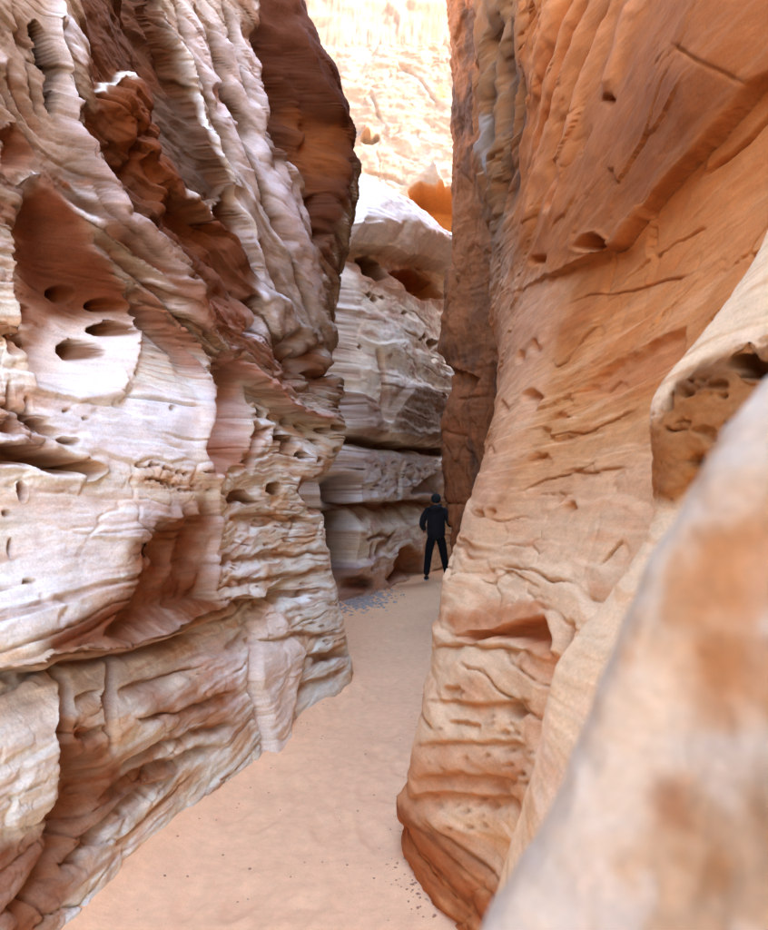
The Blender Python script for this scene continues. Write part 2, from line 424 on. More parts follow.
T.smooth([(40, 398), (130, 400), (205, 390), (208, 470), (150, 460), (110, 465), (60, 440)], .7); T.smooth([(0, 485), (110, 480), (200, 495), (150, 520), (120, 590), (20, 600), (0, 600)], .55); T.smooth([(140, 315), (200, 350), (204, 400), (138, 395)], .7)
T.smooth([(0, -20), (75, -20), (80, 120), (110, 200), (150, 250), (200, 305), (200, 345), (130, 300), (60, 185), (0, 195)], .4); T.smooth(alc, .55, 14); T.smooth([(160, -20), (235, -20), (256, 60), (258, 150), (300, 220), (330, 300), (320, 340), (240, 215), (205, 130)], .45)
T.smooth([(206, 360), (252, 372), (250, 425), (240, 470), (206, 474)], .8, 8); T.smooth([(244, 616), (270, 602), (292, 628), (308, 654), (293, 695), (285, 764), (263, 764), (255, 706)], .5, 6)
# colour of the stone
n1 = fbm(L.s * .8, L.bed * 2.2, L.w1, 4, 170); n2 = fbm(L.s * 2.0, L.bed * 7, L.w1, 4, 175); n3 = fbm(L.x * 6, L.y * 6, L.z * 6, 4, 178); n4 = fbm(L.s * 1.2, L.bed * 22, L.w1, 3, 179)
L.col[:] = srgb(212, 208, 188)
mixc(L, srgb(226, 228, 216), ss(.0, .3, n1)); mixc(L, srgb(206, 172, 130), .7 * ss(.02, .3, n2 - .2 * n1)); mixc(L, srgb(182, 136, 102), .55 * ss(.08, .35, n4))
mixc(L, srgb(142, 120, 106), up * .85); mixc(L, srgb(214, 214, 210), up * ss(.08, .26, n2)); mixc(L, srgb(134, 84, 56), up * .85 * ss(.0, .25, n1 + .5 * n3))
mixc(L, srgb(104, 64, 48), up * .8 * ss(.08, .25, fbm(L.s * .7, L.bed * 12, L.w1, 3, 181)))
partings(L, 4.5, .05, 1 - .95 * up, 195, srgb(140, 82, 50), .8); partings(L, 11, .02, 1 - .85 * up, 196, srgb(160, 104, 70), .6)
mixc(L, srgb(160, 100, 64), .7 * ss(.22, .5, n3) * ss(-.1, .3, n2))
OR_ = srgb(140, 82, 42); BR_ = srgb(92, 56, 40); PU_ = srgb(188, 178, 166); WH_ = srgb(228, 230, 224); RB_ = srgb(150, 84, 48); GY_ = srgb(140, 128, 128)
P = T.paint; Hh = T.hollow; St = T.stroke; Sp = T.step
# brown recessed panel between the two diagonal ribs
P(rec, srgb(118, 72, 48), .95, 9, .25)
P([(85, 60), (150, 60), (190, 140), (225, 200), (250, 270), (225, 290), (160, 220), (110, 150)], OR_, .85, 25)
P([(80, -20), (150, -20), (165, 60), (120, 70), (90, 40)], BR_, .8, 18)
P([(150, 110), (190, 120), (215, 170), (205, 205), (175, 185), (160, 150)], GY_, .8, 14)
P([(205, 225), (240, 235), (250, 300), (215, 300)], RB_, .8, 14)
Hh([(94, 112), (100, 92), (122, 73), (141, 84), (146, 106), (136, 126), (121, 152), (104, 150)], -.15, 14)
St([(97, 99), (110, 82), (124, 75), (140, 84)], 3, .05, WH_, .8)  # lit top edge of the knob, painted white
St([(140, 165), (150, 130), (156, 118)], 6, .08, RB_, .3); St([(120, 190), (128, 160), (133, 130)], 5, -.08); St([(160, 175), (150, 205), (140, 230)], 6, .07)
Sp([(168, 190), (186, 200), (203, 217), (214, 204), (226, 180)], .22, 3, 40)
St([(168, 189), (186, 199), (203, 216), (214, 202), (226, 178)], 2.6, .05, WH_, .9)
St([(154, 0), (179, 61), (200, 129), (225, 176), (250, 230), (262, 268)], 3.0, .06, WH_, .75)
St([(152, -20), (150, 10), (168, 60), (186, 105)], 6, -.12)
# the pale ribbon right of it, ribs and slots
P([(160, -20), (230, -20), (256, 60), (258, 150), (300, 220), (330, 300), (330, 360), (280, 300), (240, 215), (205, 130), (180, 60)], PU_, .8, 14)
for q in ([(176, 0), (205, 70), (232, 140), (262, 205)], [(200, 0), (222, 60), (246, 130), (280, 220), (300, 280)], [(225, 0), (240, 60), (252, 130), (285, 200), (318, 300)]):
    St(q, 7, .10, srgb(214, 208, 206), .6)
for q in ([(190, 0), (214, 70), (240, 140)], [(212, 85), (217, 98), (220, 115)], [(205, 115), (212, 128)], [(240, 20), (247, 80), (252, 130)], [(273, 217), (282, 232), (290, 247)], [(262, 240), (280, 280), (300, 330)]):
    St(q, 3.2, -.14, RB_, .5)
# the big alcove under the rim: brown stone with overhang shade painted in
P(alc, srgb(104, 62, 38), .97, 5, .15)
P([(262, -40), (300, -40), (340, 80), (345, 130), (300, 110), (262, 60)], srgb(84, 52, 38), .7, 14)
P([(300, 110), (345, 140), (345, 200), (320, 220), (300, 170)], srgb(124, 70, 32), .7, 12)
Hh([(312, 200), (322, 194), (330, 204), (322, 214), (313, 210)], .3, 5, 0, BR_, .8); Hh([(316, 236), (324, 226), (330, 232), (322, 244)], .25, 4, 0, BR_, .7)
St([(308, -20), (328, 46), (340, 74), (352, 104), (361, 132), (360, 180)], 4, .10, srgb(128, 92, 92), .7); St([(313, 20), (322, 40), (330, 44)], 3, .05, WH_, .6)
for q in ([(268, 60), (290, 100), (300, 150)], [(285, 20), (310, 80), (335, 130)], [(272, 120), (290, 140), (312, 190)]): St(q, 8, .14)
# left-hand rib, its slot and lower edge
P([(0, -20), (70, -20), (78, 120), (66, 172), (42, 178), (0, 196)], srgb(172, 148, 134), .6, 14)
Hh([(28, 26), (37, 22), (46, 50), (52, 72), (57, 118), (47, 98), (39, 62)], .30, 5, 0, BR_, .7)
Hh([(0, 130), (20, 122), (36, 150), (26, 168), (6, 172)], .12, 10, 0, RB_, .6)
St([(49, -10), (51, 40), (60, 75), (66, 95), (73, 116)], 5, .10, WH_, .5)
St([(58, 0), (64, 40), (72, 80), (84, 130), (100, 180)], 4, -.10, GY_, .4)
St([(68, 95), (73, 135), (88, 176), (112, 220), (146, 250), (183, 288), (215, 330)], 9, .13, srgb(204, 188, 186), .55)
for q in ([(80, 150), (100, 185), (128, 225)], [(96, 215), (120, 240), (160, 275), (190, 300)], [(104, 240), (130, 268), (170, 305), (200, 345)], [(10, 60), (25, 100), (50, 140)]):
    St(q, 3, -.07, RB_, .5)
# niche with eye-holes
P(niche, srgb(170, 120, 94), .85, 10)
P([(18, 200), (45, 182), (80, 222), (100, 265), (120, 300), (100, 312), (60, 300), (30, 290), (20, 250)], srgb(126, 72, 46), .9, 14)
P([(40, 330), (128, 335), (130, 395), (60, 396), (30, 370)], srgb(224, 216, 200), .7, 14)
for cx, cy, rx, ry, dp in ((108, 327, 21, 8, .2), (76, 349, 23, 12, .16), (103, 305, 18, 6, .14), (60, 292, 12, 8, .14), (70, 352, 8, 5, .08), (132, 313, 5, 3, .1), (22, 318, 5, 10, .1), (14, 345, 6, 12, .1)):
    Hh([(cx + rx * math.cos(a), cy + ry * math.sin(a)) for a in np.linspace(0, 6.28, 12)[:-1]], dp, 5, .012, srgb(168, 98, 52), .6, 5)
St([(136, 312), (138, 345), (137, 380)], 1.8, -.05, RB_, .4)
Sp([(137, 380), (139, 345), (137, 312)], .04, 2, 40)
St([(110, 360), (122, 368), (128, 382)], 2, -.04)
P([(60, 395), (200, 395), (205, 470), (120, 460), (40, 420)], WH_, .7, 25)
for q in ([(140, 300), (165, 320), (190, 350), (205, 385)], [(128, 285), (150, 300), (180, 330), (208, 362)]):
    Sp(q, .10, 3, 26); St(q, 3, .04, srgb(180, 130, 112), .7)
# long shelf hollow at the left edge and its broken blocks
Hh([(-30, 442), (6, 446), (26, 440), (58, 452), (107, 471), (92, 478), (55, 476), (25, 464), (-30, 466)], .30, 7, .02, srgb(168, 106, 66), .8, 8)
P([(0, 400), (40, 415), (60, 452), (20, 440), (0, 446)], srgb(170, 140, 128), .6, 8)
for q in ([(0, 405), (20, 412), (40, 425), (60, 440)], [(12, 380), (14, 440)], [(30, 395), (33, 440)], [(44, 420), (46, 455)], [(0, 425), (50, 447)]): St(q, 2.2, -.05, RB_, .4)
for cx, cy, rx, ry in ((62, 443, 10, 3), (75, 444, 8, 3), (40, 425, 5, 4), (42, 432, 4, 4), (66, 414, 5, 2), (85, 422, 4, 2), (172, 411, 4, 3), (22, 490, 4, 8), (10, 545, 4, 10), (30, 580, 8, 3), (6, 512, 5, 3)):
    Hh([(cx + rx * math.cos(a), cy + ry * math.sin(a)) for a in np.linspace(0, 6.28, 9)[:-1]], .11, 4, 0, RB_, .6, 3)
# pit row and stains on the pale face
rnd = random.Random(5)
for k in range(34):
    t = rnd.random(); cx = 146 + 60 * t + rnd.uniform(-4, 4); cy = 464 + 8 * t + rnd.choice((0, 16)) + rnd.uniform(-3, 3); r = rnd.uniform(1.5, 3.4)
    Hh([(cx - r * 1.3, cy), (cx, cy - r), (cx + r * 1.3, cy), (cx, cy + r)], .08, 3, 0, RB_, .5, 3)
P([(140, 518), (168, 505), (207, 505), (216, 560), (218, 612), (190, 622), (125, 648), (44, 660), (38, 640), (94, 607), (128, 585)], srgb(138, 72, 34), .97, 14, .3)
Hh([(158, 520), (207, 512), (216, 560), (217, 606), (172, 628), (120, 645), (100, 640), (132, 600), (148, 560)], .13, 16, rough=.08)
for q in ([(178, 505), (168, 540), (150, 580)], [(192, 500), (190, 540), (176, 590)], [(205, 520), (204, 560), (200, 600)]): St(q, 4, .06); 
# vertical corner and the arched recess beyond
St([(203, 345), (206, 400), (210, 470), (212, 560), (216, 612)], 5, .07, WH_, .4)
Hh([(208, 474), (203, 446), (207, 400), (215, 360), (222, 346), (238, 350), (252, 372), (254, 392), (249, 422), (242, 462)], .24, 12, .02, srgb(200, 164, 150), .6, 8)
P([(205, 440), (245, 440), (243, 470), (207, 480)], srgb(182, 118, 80), .7, 8); P([(203, 380), (214, 380), (216, 470), (204, 476)], srgb(150, 92, 62), .8, 6)
Hh([(242, 468), (248, 440), (255, 426), (268, 428), (262, 448), (250, 474)], .2, 6, .02, srgb(176, 116, 80), .7, 5)
for cx, cy, rx, ry in ((277, 435, 8, 10), (288, 446, 8, 10), (298, 440, 5, 5), (304, 457, 7, 5), (262, 415, 5, 4), (298, 423, 4, 3), (275, 420, 4, 3), (320, 440, 4, 3), (330, 432, 5, 3), (312, 428, 5, 3), (340, 430, 4, 3), (276, 488, 7, 4), (318, 460, 4, 3), (334, 452, 4, 3)):
    Hh([(cx + rx * math.cos(a), cy + ry * math.sin(a)) for a in np.linspace(0, 6.28, 10)[:-1]], .24, 4, .01, srgb(130, 74, 46), .8, 4)
St([(216, 347), (236, 358), (253, 373), (280, 396), (300, 411), (346, 424)], 4, .10, srgb(184, 138, 122), .8)
Sp([(216, 350), (253, 377), (300, 416), (346, 429)], .16, 3, 34)
P([(180, 290), (240, 310), (300, 395), (290, 400), (240, 345), (200, 330)], srgb(176, 116, 96), .6, 12)
for q in ([(250, 340), (256, 320), (262, 300)], [(280, 368), (286, 350), (294, 340), (290, 388)], [(304, 375), (312, 355), (321, 338)], [(315, 391), (325, 370)], [(337, 380), (336, 360)]): St(q, 7, -.28, srgb(150, 94, 70), .7)
# ledges of the lower block
Hh([(222, 497), (240, 494), (258, 502), (250, 508), (226, 506)], .14, 4, 0, RB_, .7)
for q, a in (([(212, 602), (250, 598), (326, 590)], .07), ([(220, 560), (260, 553), (330, 556)], .04), ([(225, 520), (262, 514), (318, 522)], .06), ([(235, 640), (345, 632)], .04), ([(290, 690), (350, 668)], .05), ([(300, 660), (348, 645)], .04), ([(230, 580), (330, 572)], .04)):
    Sp(q, a, 2, 16); St(q, 2.0, -.03, srgb(176, 116, 80), .6)
for k in range(70):
    cx = rnd.uniform(218, 330); cy = rnd.uniform(505, 640); r = rnd.uniform(1.2, 3)
    Hh([(cx - r * 1.6, cy), (cx, cy - r * .8), (cx + r * 1.6, cy), (cx, cy + r * .8)], .06, 3, 0, RB_, .4, 3)
# under the nose: soft brown overhang and the gap
Hh([(297, 492), (306, 478), (340, 470), (352, 462), (346, 500), (330, 512), (312, 512)], .30, 10, 0, srgb(170, 112, 78), .8, 8)
# pale slab leaning at the foot
slab = [(244, 616), (270, 602), (292, 628), (308, 654), (293, 695), (285, 764), (263, 764), (255, 706), (245, 656)]
Hh(slab, -.06, 7, 0, srgb(222, 210, 190), .9, 5)
St([(246, 620), (250, 680), (258, 725), (264, 762)], 2.5, -.05, srgb(190, 160, 140), .4)
# overhanging lip low on the left, blocks and grooves under it
St(lip, 7, .08, srgb(188, 132, 96), .4, False)
St([(-20, 680), (40, 676), (56, 668), (126, 654), (175, 643), (214, 622)], 4, -.07, srgb(140, 80, 48), .8)  # rust in the groove, crevice shade painted in with it
Hh([(-30, 682), (30, 676), (60, 680), (66, 720), (62, 765), (50, 815), (20, 838), (-30, 845)], -.035, 12, 0, srgb(218, 214, 198), .6, 12)
St([(56, 660), (66, 700), (64, 740), (56, 795)], 5, -.12, RB_, .8); St([(112, 648), (113, 700), (110, 755)], 3, -.08, RB_, .7)
P([(-30, 930), (-30, 860), (30, 835), (58, 780), (68, 715), (90, 725), (125, 770), (185, 765), (170, 785), (120, 812), (88, 850), (66, 890), (40, 960)], srgb(146, 78, 40), .9, 14)
Hh([(60, 730), (100, 760), (110, 790), (80, 830), (55, 890), (20, 930), (0, 920), (40, 850)], .14, 20, rough=.08)
P([(140, 690), (235, 690), (240, 730), (190, 735), (150, 720)], srgb(172, 112, 76), .7, 14); P([(190, 655), (212, 640), (240, 640), (235, 700), (200, 690)], srgb(190, 140, 110), .5, 14)
for q in ([(120, 770), (170, 740), (240, 722)], [(100, 800), (150, 768), (230, 745)], [(80, 845), (120, 808), (180, 776)], [(60, 870), (90, 836)], [(130, 720), (190, 705), (240, 692)], [(75, 700), (108, 690)], [(78, 740), (108, 725)], [(118, 690), (160, 676), (200, 668)]):
    Sp(q, .05, 2, 14); St(q, 2.6, -.03, srgb(160, 96, 60), .7)
P([(130, 930), (90, 930), (150, 850), (262, 765), (350, 685), (352, 700), (268, 785), (160, 880)], srgb(204, 176, 146), .8, 10)

# stains, bleached faces, painted shade and lit edges that lie across the finished relief
T.commit()
WHT = srgb(226, 228, 220)
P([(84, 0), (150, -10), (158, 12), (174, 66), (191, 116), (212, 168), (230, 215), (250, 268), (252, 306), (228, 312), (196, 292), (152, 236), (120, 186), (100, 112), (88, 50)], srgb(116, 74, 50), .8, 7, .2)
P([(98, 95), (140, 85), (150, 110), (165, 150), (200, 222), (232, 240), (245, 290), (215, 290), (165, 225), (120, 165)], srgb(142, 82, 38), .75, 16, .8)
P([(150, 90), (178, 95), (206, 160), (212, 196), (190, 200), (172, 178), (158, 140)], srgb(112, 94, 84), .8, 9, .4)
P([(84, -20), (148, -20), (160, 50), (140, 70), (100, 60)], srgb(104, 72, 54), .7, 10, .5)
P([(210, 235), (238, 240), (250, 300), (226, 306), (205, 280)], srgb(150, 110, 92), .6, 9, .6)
St([(97, 99), (108, 84), (124, 75), (138, 82)], 2.2, .02, WHT, .85); St([(170, 191), (186, 200), (203, 217), (214, 204), (226, 180)], 1.8, .02, WHT, .95); St([(156, 0), (179, 61), (200, 129), (225, 176), (250, 230), (260, 264)], 2.0, .02, WHT, .8)  # knob's lit top edge painted white again, then the pale rims
P([(222, 172), (238, 196), (262, 250), (290, 330), (300, 372), (282, 350), (258, 290), (236, 226)], srgb(220, 222, 220), .7, 7, .5)
for q in ([(172, -10), (196, 60), (222, 130), (244, 178)], [(194, -10), (216, 60), (240, 130), (270, 205), (296, 270)], [(218, -10), (236, 50), (250, 110)], [(246, 150), (276, 216), (304, 290), (318, 340)], [(182, 40), (200, 90)], [(228, 90), (248, 140)]):
    St(q, 2.2, -.05, srgb(112, 76, 60), .75)  # dark stripes paint the shadows between the ribbon's ribs
for q in ([(12, 0), (24, 60), (48, 130)], [(60, 20), (70, 80), (92, 150), (130, 215), (180, 270)], [(84, 170), (120, 222), (170, 268)], [(120, 262), (160, 296), (205, 350), (240, 385)], [(0, 70), (20, 120), (40, 160)]):
    St(q, 1.8, -.04, srgb(120, 82, 64), .7)
P([(262, -30), (296, -30), (314, 24), (340, 80), (356, 124), (352, 176), (334, 206), (328, 232), (316, 240), (308, 200), (288, 160), (268, 168), (258, 130), (259, 60)], srgb(112, 66, 40), .8, 6, .3)  # alcove brown again, overhang shade painted into it
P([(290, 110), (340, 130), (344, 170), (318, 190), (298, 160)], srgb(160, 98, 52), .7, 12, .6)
P([(280, 150), (300, 172), (308, 205), (316, 250), (330, 300), (310, 290), (285, 230), (272, 180)], srgb(190, 176, 170), .8, 6, .4)
P([(18, 202), (44, 182), (78, 220), (98, 262), (124, 300), (128, 318), (96, 318), (50, 312), (26, 300), (17, 250)], srgb(132, 78, 48), .8, 9, .3)
P([(52, 322), (90, 314), (132, 318), (134, 352), (122, 394), (76, 398), (44, 386), (36, 355)], srgb(226, 220, 206), .85, 9, .4)
for cx, cy, rx, ry, dp in ((108, 328, 19, 6, .10), (76, 350, 20, 9, .08), (102, 306, 18, 5, .08), (60, 293, 12, 7, .08)):
    Hh([(cx + rx * math.cos(a), cy + ry * math.sin(a)) for a in np.linspace(0, 6.28, 12)[:-1]], dp, 4, 0, srgb(138, 78, 38), .8, 3)
Hh([(30, 28), (37, 24), (45, 52), (51, 74), (56, 114), (48, 98), (40, 62)], .16, 4, 0, srgb(90, 58, 46), .8, 3)
P([(46, 400), (130, 400), (204, 396), (206, 462), (150, 456), (110, 462), (60, 436)], srgb(222, 226, 226), .7, 14, .5); P([(0, 500), (110, 486), (190, 498), (140, 540), (110, 590), (20, 640), (0, 640)], srgb(224, 224, 218), .6, 18, .6)
deepen(L, 0.34)
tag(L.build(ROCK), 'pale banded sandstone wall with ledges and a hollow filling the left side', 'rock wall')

# ---- wall closing the view, past the bend
M = Rock('sandstone_cliff', -60, span((-6, 5.5, nq(30)), (5.5, 9.5, nq(330)), (9.5, 14, nq(30))), span((-.4, 7.9, nq(620))), [
    ('p', 335, 605, 11.3), ('p', 380, 590, 12.9), ('p', 425, 578, 15.6), ('p', 450, 573, 17), ('w', 4, 19.5, 0), ('w', -3, 10, 0),
    ('p', 345, 480, 11.2), ('p', 440, 480, 15.0), ('p', 395, 520, 13.3), ('p', 350, 300, 11.8), ('p', 440, 300, 15.0), ('p', 395, 380, 12.6),
    ('p', 360, 190, 13.2), ('p', 440, 235, 15.2), ('p', 400, 215, 13.8), ('w', -.5, 15.5, 8.0), ('w', 1.5, 17.0, 7.8), ('w', -3, 13, 8), ('w', -3, 11, 4), ('w', 4, 20, 8), ('w', 4, 19.5, 4),
    ('w', -1, 19, 9), ('w', 1.5, 21, 9)])
rock_relief(M, 300, big=.18, bed=.035, pits=.05)
M.col[:] = PALE

dome = [(340, 176), (358, 178), (382, 184), (410, 206), (446, 236), (470, 250), (470, 270), (445, 264), (425, 256), (392, 244), (360, 240), (340, 240)]
T = Tracer(M, 9, 1.1, 3); P = T.paint; Hh = T.hollow; St = T.stroke; Sp = T.step
plates(M, 1.6, .10, 1, 320, su=.5); plates(M, 5, .02, 1, 330, su=.9)
fm = ss(-.1, .3, fbm(M.s * .6, M.bed * .9, M.w1, 2, 390)); fractures(M, 1.2, 2.6, .04, .04, fm, 391); fractures(M, 3.5, 8, .010, .012, .5 + .5 * fm, 392)
T.commit()
n1 = fbm(M.s * .7, M.bed * 1.6, M.w1, 4, 370); n2 = fbm(M.s * 2, M.bed * 6, M.w1, 4, 375); n3 = fbm(M.x * 4, M.y * 4, M.z * 4, 4, 376)
M.col[:] = srgb(226, 216, 194); mixc(M, srgb(236, 232, 218), ss(0, .3, n1)); mixc(M, srgb(196, 156, 132), .7 * ss(.05, .4, n2)); mixc(M, srgb(160, 104, 70), .5 * ss(.2, .45, n3))
BRM = srgb(146, 96, 66); partings(M, 2.2, .05, 1, 395, srgb(150, 96, 66), .7)
T.smooth([(350, 285), (440, 300), (440, 390), (384, 418), (350, 390)], .5, 8); T.smooth([(335, 512), (424, 508), (424, 600), (335, 610)], .55, 6); T.smooth(dome, .5, 6)
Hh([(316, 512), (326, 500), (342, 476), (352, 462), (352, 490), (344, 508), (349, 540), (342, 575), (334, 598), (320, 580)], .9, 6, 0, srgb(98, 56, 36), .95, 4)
Hh(dome, -.55, 14, 0, srgb(230, 224, 216), .9, 6)
Sp([(335, 242), (360, 242), (392, 246), (425, 258), (470, 270)], .5, 2, 40, False)
P([(350, 246), (392, 248), (446, 268), (446, 310), (400, 300), (360, 285)], srgb(186, 132, 96), .8, 8)
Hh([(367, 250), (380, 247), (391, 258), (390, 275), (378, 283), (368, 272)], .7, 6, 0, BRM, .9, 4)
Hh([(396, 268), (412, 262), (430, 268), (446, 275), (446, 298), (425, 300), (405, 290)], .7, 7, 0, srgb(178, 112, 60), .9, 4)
for cx, cy, r in ((372, 297, 3), (376, 303, 3), (382, 299, 2.5), (424, 337, 5), (434, 343, 6), (418, 340, 3), (350, 352, 6), (400, 312, 3), (362, 345, 3)):
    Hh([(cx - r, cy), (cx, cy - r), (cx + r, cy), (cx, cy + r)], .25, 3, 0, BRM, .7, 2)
St([(380, 345), (382, 380), (385, 418)], 2.5, -.2, srgb(190, 140, 110), .5)
P([(386, 395), (412, 384), (444, 395), (446, 446), (400, 438), (384, 420)], srgb(150, 112, 92), .85, 5); P([(333, 395), (352, 392), (380, 405), (382, 440), (345, 436)], srgb(160, 122, 104), .85, 5)
Hh([(333, 388), (352, 390), (372, 398), (384, 418), (412, 384), (446, 392), (446, 446), (400, 440), (345, 434)], -.25, 5)
Sp([(330, 434), (345, 436), (400, 442), (450, 449)], .5, 2, 14, False); St([(340, 440), (400, 446), (450, 453)], 3, -.3, srgb(140, 84, 58), .8, False)
P([(345, 446), (440, 456), (442, 500), (335, 506)], srgb(222, 222, 228), .5, 6)
for k in range(60):
    cx = rnd.uniform(350, 442); cy = rnd.uniform(462, 496); r = rnd.uniform(.8, 2.4)
    Hh([(cx - r * 1.5, cy), (cx, cy - r), (cx + r * 1.5, cy), (cx, cy + r)], .16, 2, 0, srgb(150, 110, 92), .6, 2)
St([(404, 458), (403, 478), (400, 500)], 1.5, -.1); Hh([(412, 492), (425, 478), (442, 472), (442, 492), (425, 497)], .2, 4, 0, srgb(160, 120, 100), .7)
Sp([(325, 508), (365, 506), (400, 502), (450, 496)], .75, 2, 26, False); St([(330, 512), (400, 507), (450, 501)], 4, -.15, srgb(176, 122, 92), .8, False)
P([(335, 570), (385, 560), (424, 540), (424, 580), (335, 610)], srgb(196, 150, 126), .7, 8)
Hh([(387, 580), (391, 562), (402, 549), (414, 543), (422, 553), (425, 580)], .7, 10, .05, srgb(176, 116, 80), .8, 4)
for r in (8, 13, 18, 23, 28): St([(424 - r * 1.25, 580), (424 - r, 580 - r * .7), (424 - r * .35, 580 - r * 1.15)], 1.2, .06)
Hh([(347, 592), (352, 578), (362, 572), (372, 580), (374, 592)], .45, 7, 0, srgb(176, 126, 104), .7, 4)
for q in ([(375, 540), (372, 556), (370, 572)], [(395, 530), (382, 546), (376, 562)], [(362, 540), (378, 537), (398, 530)]): St(q, 2, -.1, srgb(160, 104, 76), .8)
St([(335, 572), (370, 560), (395, 552)], 3, .12, srgb(216, 206, 204), .6)

deepen(M, 0.40)
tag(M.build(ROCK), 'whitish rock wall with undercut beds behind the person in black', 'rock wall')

# ---- far sunlit cliff
F = Rock('cliff', -90, span((-14, -4, 20), (-4, 4, nq(260)), (4, 14, 20)), span((-.5, 6, 40), (6, 21, nq(380)), (21, 30, 30)), [
    ('w', -12, 26, 0), ('w', 12, 26, 0), ('w', 0, 25, 0), ('w', 0, 26, 8), ('w', 0, 30, 20), ('w', -12, 31, 20), ('w', 12, 30, 20), ('w', -12, 27, 8), ('w', 12, 27, 8), ('w', 0, 35, 30), ('w', -12, 36, 30), ('w', 12, 36, 30)])
rock_relief(F, 500, big=.30, bed=.012, pits=.012, fine=.015, crack=.04, dip=.25)

T = Tracer(F, 3, .5, 4); P = T.paint; Hh = T.hollow; St = T.stroke; Sp = T.step
plates(F, .5, .10, 1, 520, su=.12); fractures(F, .22, .25, .03, .05, 1, 521, .02)
n1 = fbm(F.s * .35, F.bed * .6, F.w1, 4, 570); n2 = fbm(F.s * .8, F.bed * 3, F.w1, 4, 575)
F.col[:] = srgb(120, 97, 78); mixc(F, srgb(128, 108, 91), ss(0, .3, n1)); mixc(F, srgb(122, 90, 66), .4 * ss(.05, .35, n2))
P([(400, 0), (450, 0), (450, 60), (420, 50)], srgb(128, 92, 64), .5, 20)
Hh([(408, 190), (420, 183), (436, 186), (470, 190), (480, 300), (430, 300), (415, 215)], 2.2, 8, 0, srgb(150, 88, 34), .95, 4)
Hh([(362, 126), (372, 128), (377, 134), (372, 140), (362, 138)], -.5, 4, 0, srgb(130, 92, 64), .6, 3); St([(362, 140), (372, 142), (380, 137)], 2, -.4)
Hh([(432, 176), (434, 160), (440, 175), (447, 190), (436, 190)], -.5, 3); P([(434, 86), (444, 86), (446, 100), (438, 102)], srgb(140, 88, 36), .8, 4)
for q in ([(380, 0), (400, 25), (425, 40)], [(395, 60), (420, 80), (440, 110)], [(370, 90), (380, 120)], [(390, 150), (420, 160)], [(362, 172), (390, 178), (410, 186)]): St(q, 1.6, -.12)

tag(F.build(SMOOTH, back=10), 'sunlit cream cliff face rising above the canyon at the top', 'cliff')

# ---- right fin, dark, past the near right wall
D = Rock('rock_fin', 217, span((3, 7.0, 20), (7.0, 9.2, nq(260)), (9.2, 15, 40)), span((-.4, 9.7, nq(640))), [
    *[('p', x, y, 11 + .1 * (y > 540)) for x, y in ((446, -60), (446, 0), (449, 60), (451, 120), (453, 180), (449, 230), (445, 290), (442, 350), (439, 430), (446, 480), (449, 520), (451, 560), (452, 600))],
    *[('p', x, y, 10.6) for x, y in ((462, -60), (462, 0), (464, 60), (464, 120), (466, 180), (468, 230), (464, 290), (462, 350), (460, 430), (464, 480), (466, 520), (468, 560), (468, 600))],
    *[('w', x, y, z) for z in (-.4, 1.2, 2.8, 4.4, 6, 7.6, 9.2, 11) for x, y in ((1.75, 9.9), (1.25, 11.7), (2.6, 7.6), (3.2, 6))],
    *[('w', x, y, z) for z in (0, 4, 8, 11) for x, y in ((2.6, 13.4), (5.2, 16.6))]], 1e-3)  # last row: unseen far end, added to block sun from the pocket
rock_relief(D, 700, big=.10, lumps=2.0, bed=.03, pits=.03)

T = Tracer(D, 4, 1.5, 5); P = T.paint; Hh = T.hollow; St = T.stroke; Sp = T.step
n1 = fbm(D.s * 3, D.z * .6, D.w1, 4, 770); n2 = fbm(D.x * 3, D.y * 3, D.z * 3, 4, 775)
D.d += .10 * fbm(D.s * 4, D.z * 1.0, D.w1, 4, 780); fractures(D, 2.5, .8, .05, .04, 1, 781); fractures(D, 6, 3, .012, .012, 1, 782)
D.col[:] = srgb(140, 92, 66); mixc(D, srgb(104, 74, 62), .9 * ss(-.05, .2, n1)); mixc(D, srgb(160, 104, 74), .7 * ss(.05, .35, n2))
P([(445, 180), (500, 180), (500, 360), (440, 350)], srgb(146, 100, 72), .6, 14)
Sp([(435, 362), (455, 372), (480, 380)], .15, 4, 40); 
for q in ([(440, 430), (470, 436)], [(445, 500), (470, 508)], [(450, 400), (490, 395)]): St(q, 2, -.05)

deepen(D, 0.15)
tag(D.build(ROCK, back=4), 'dark reddish brown rock fin standing to the right of the person', 'rock fin')

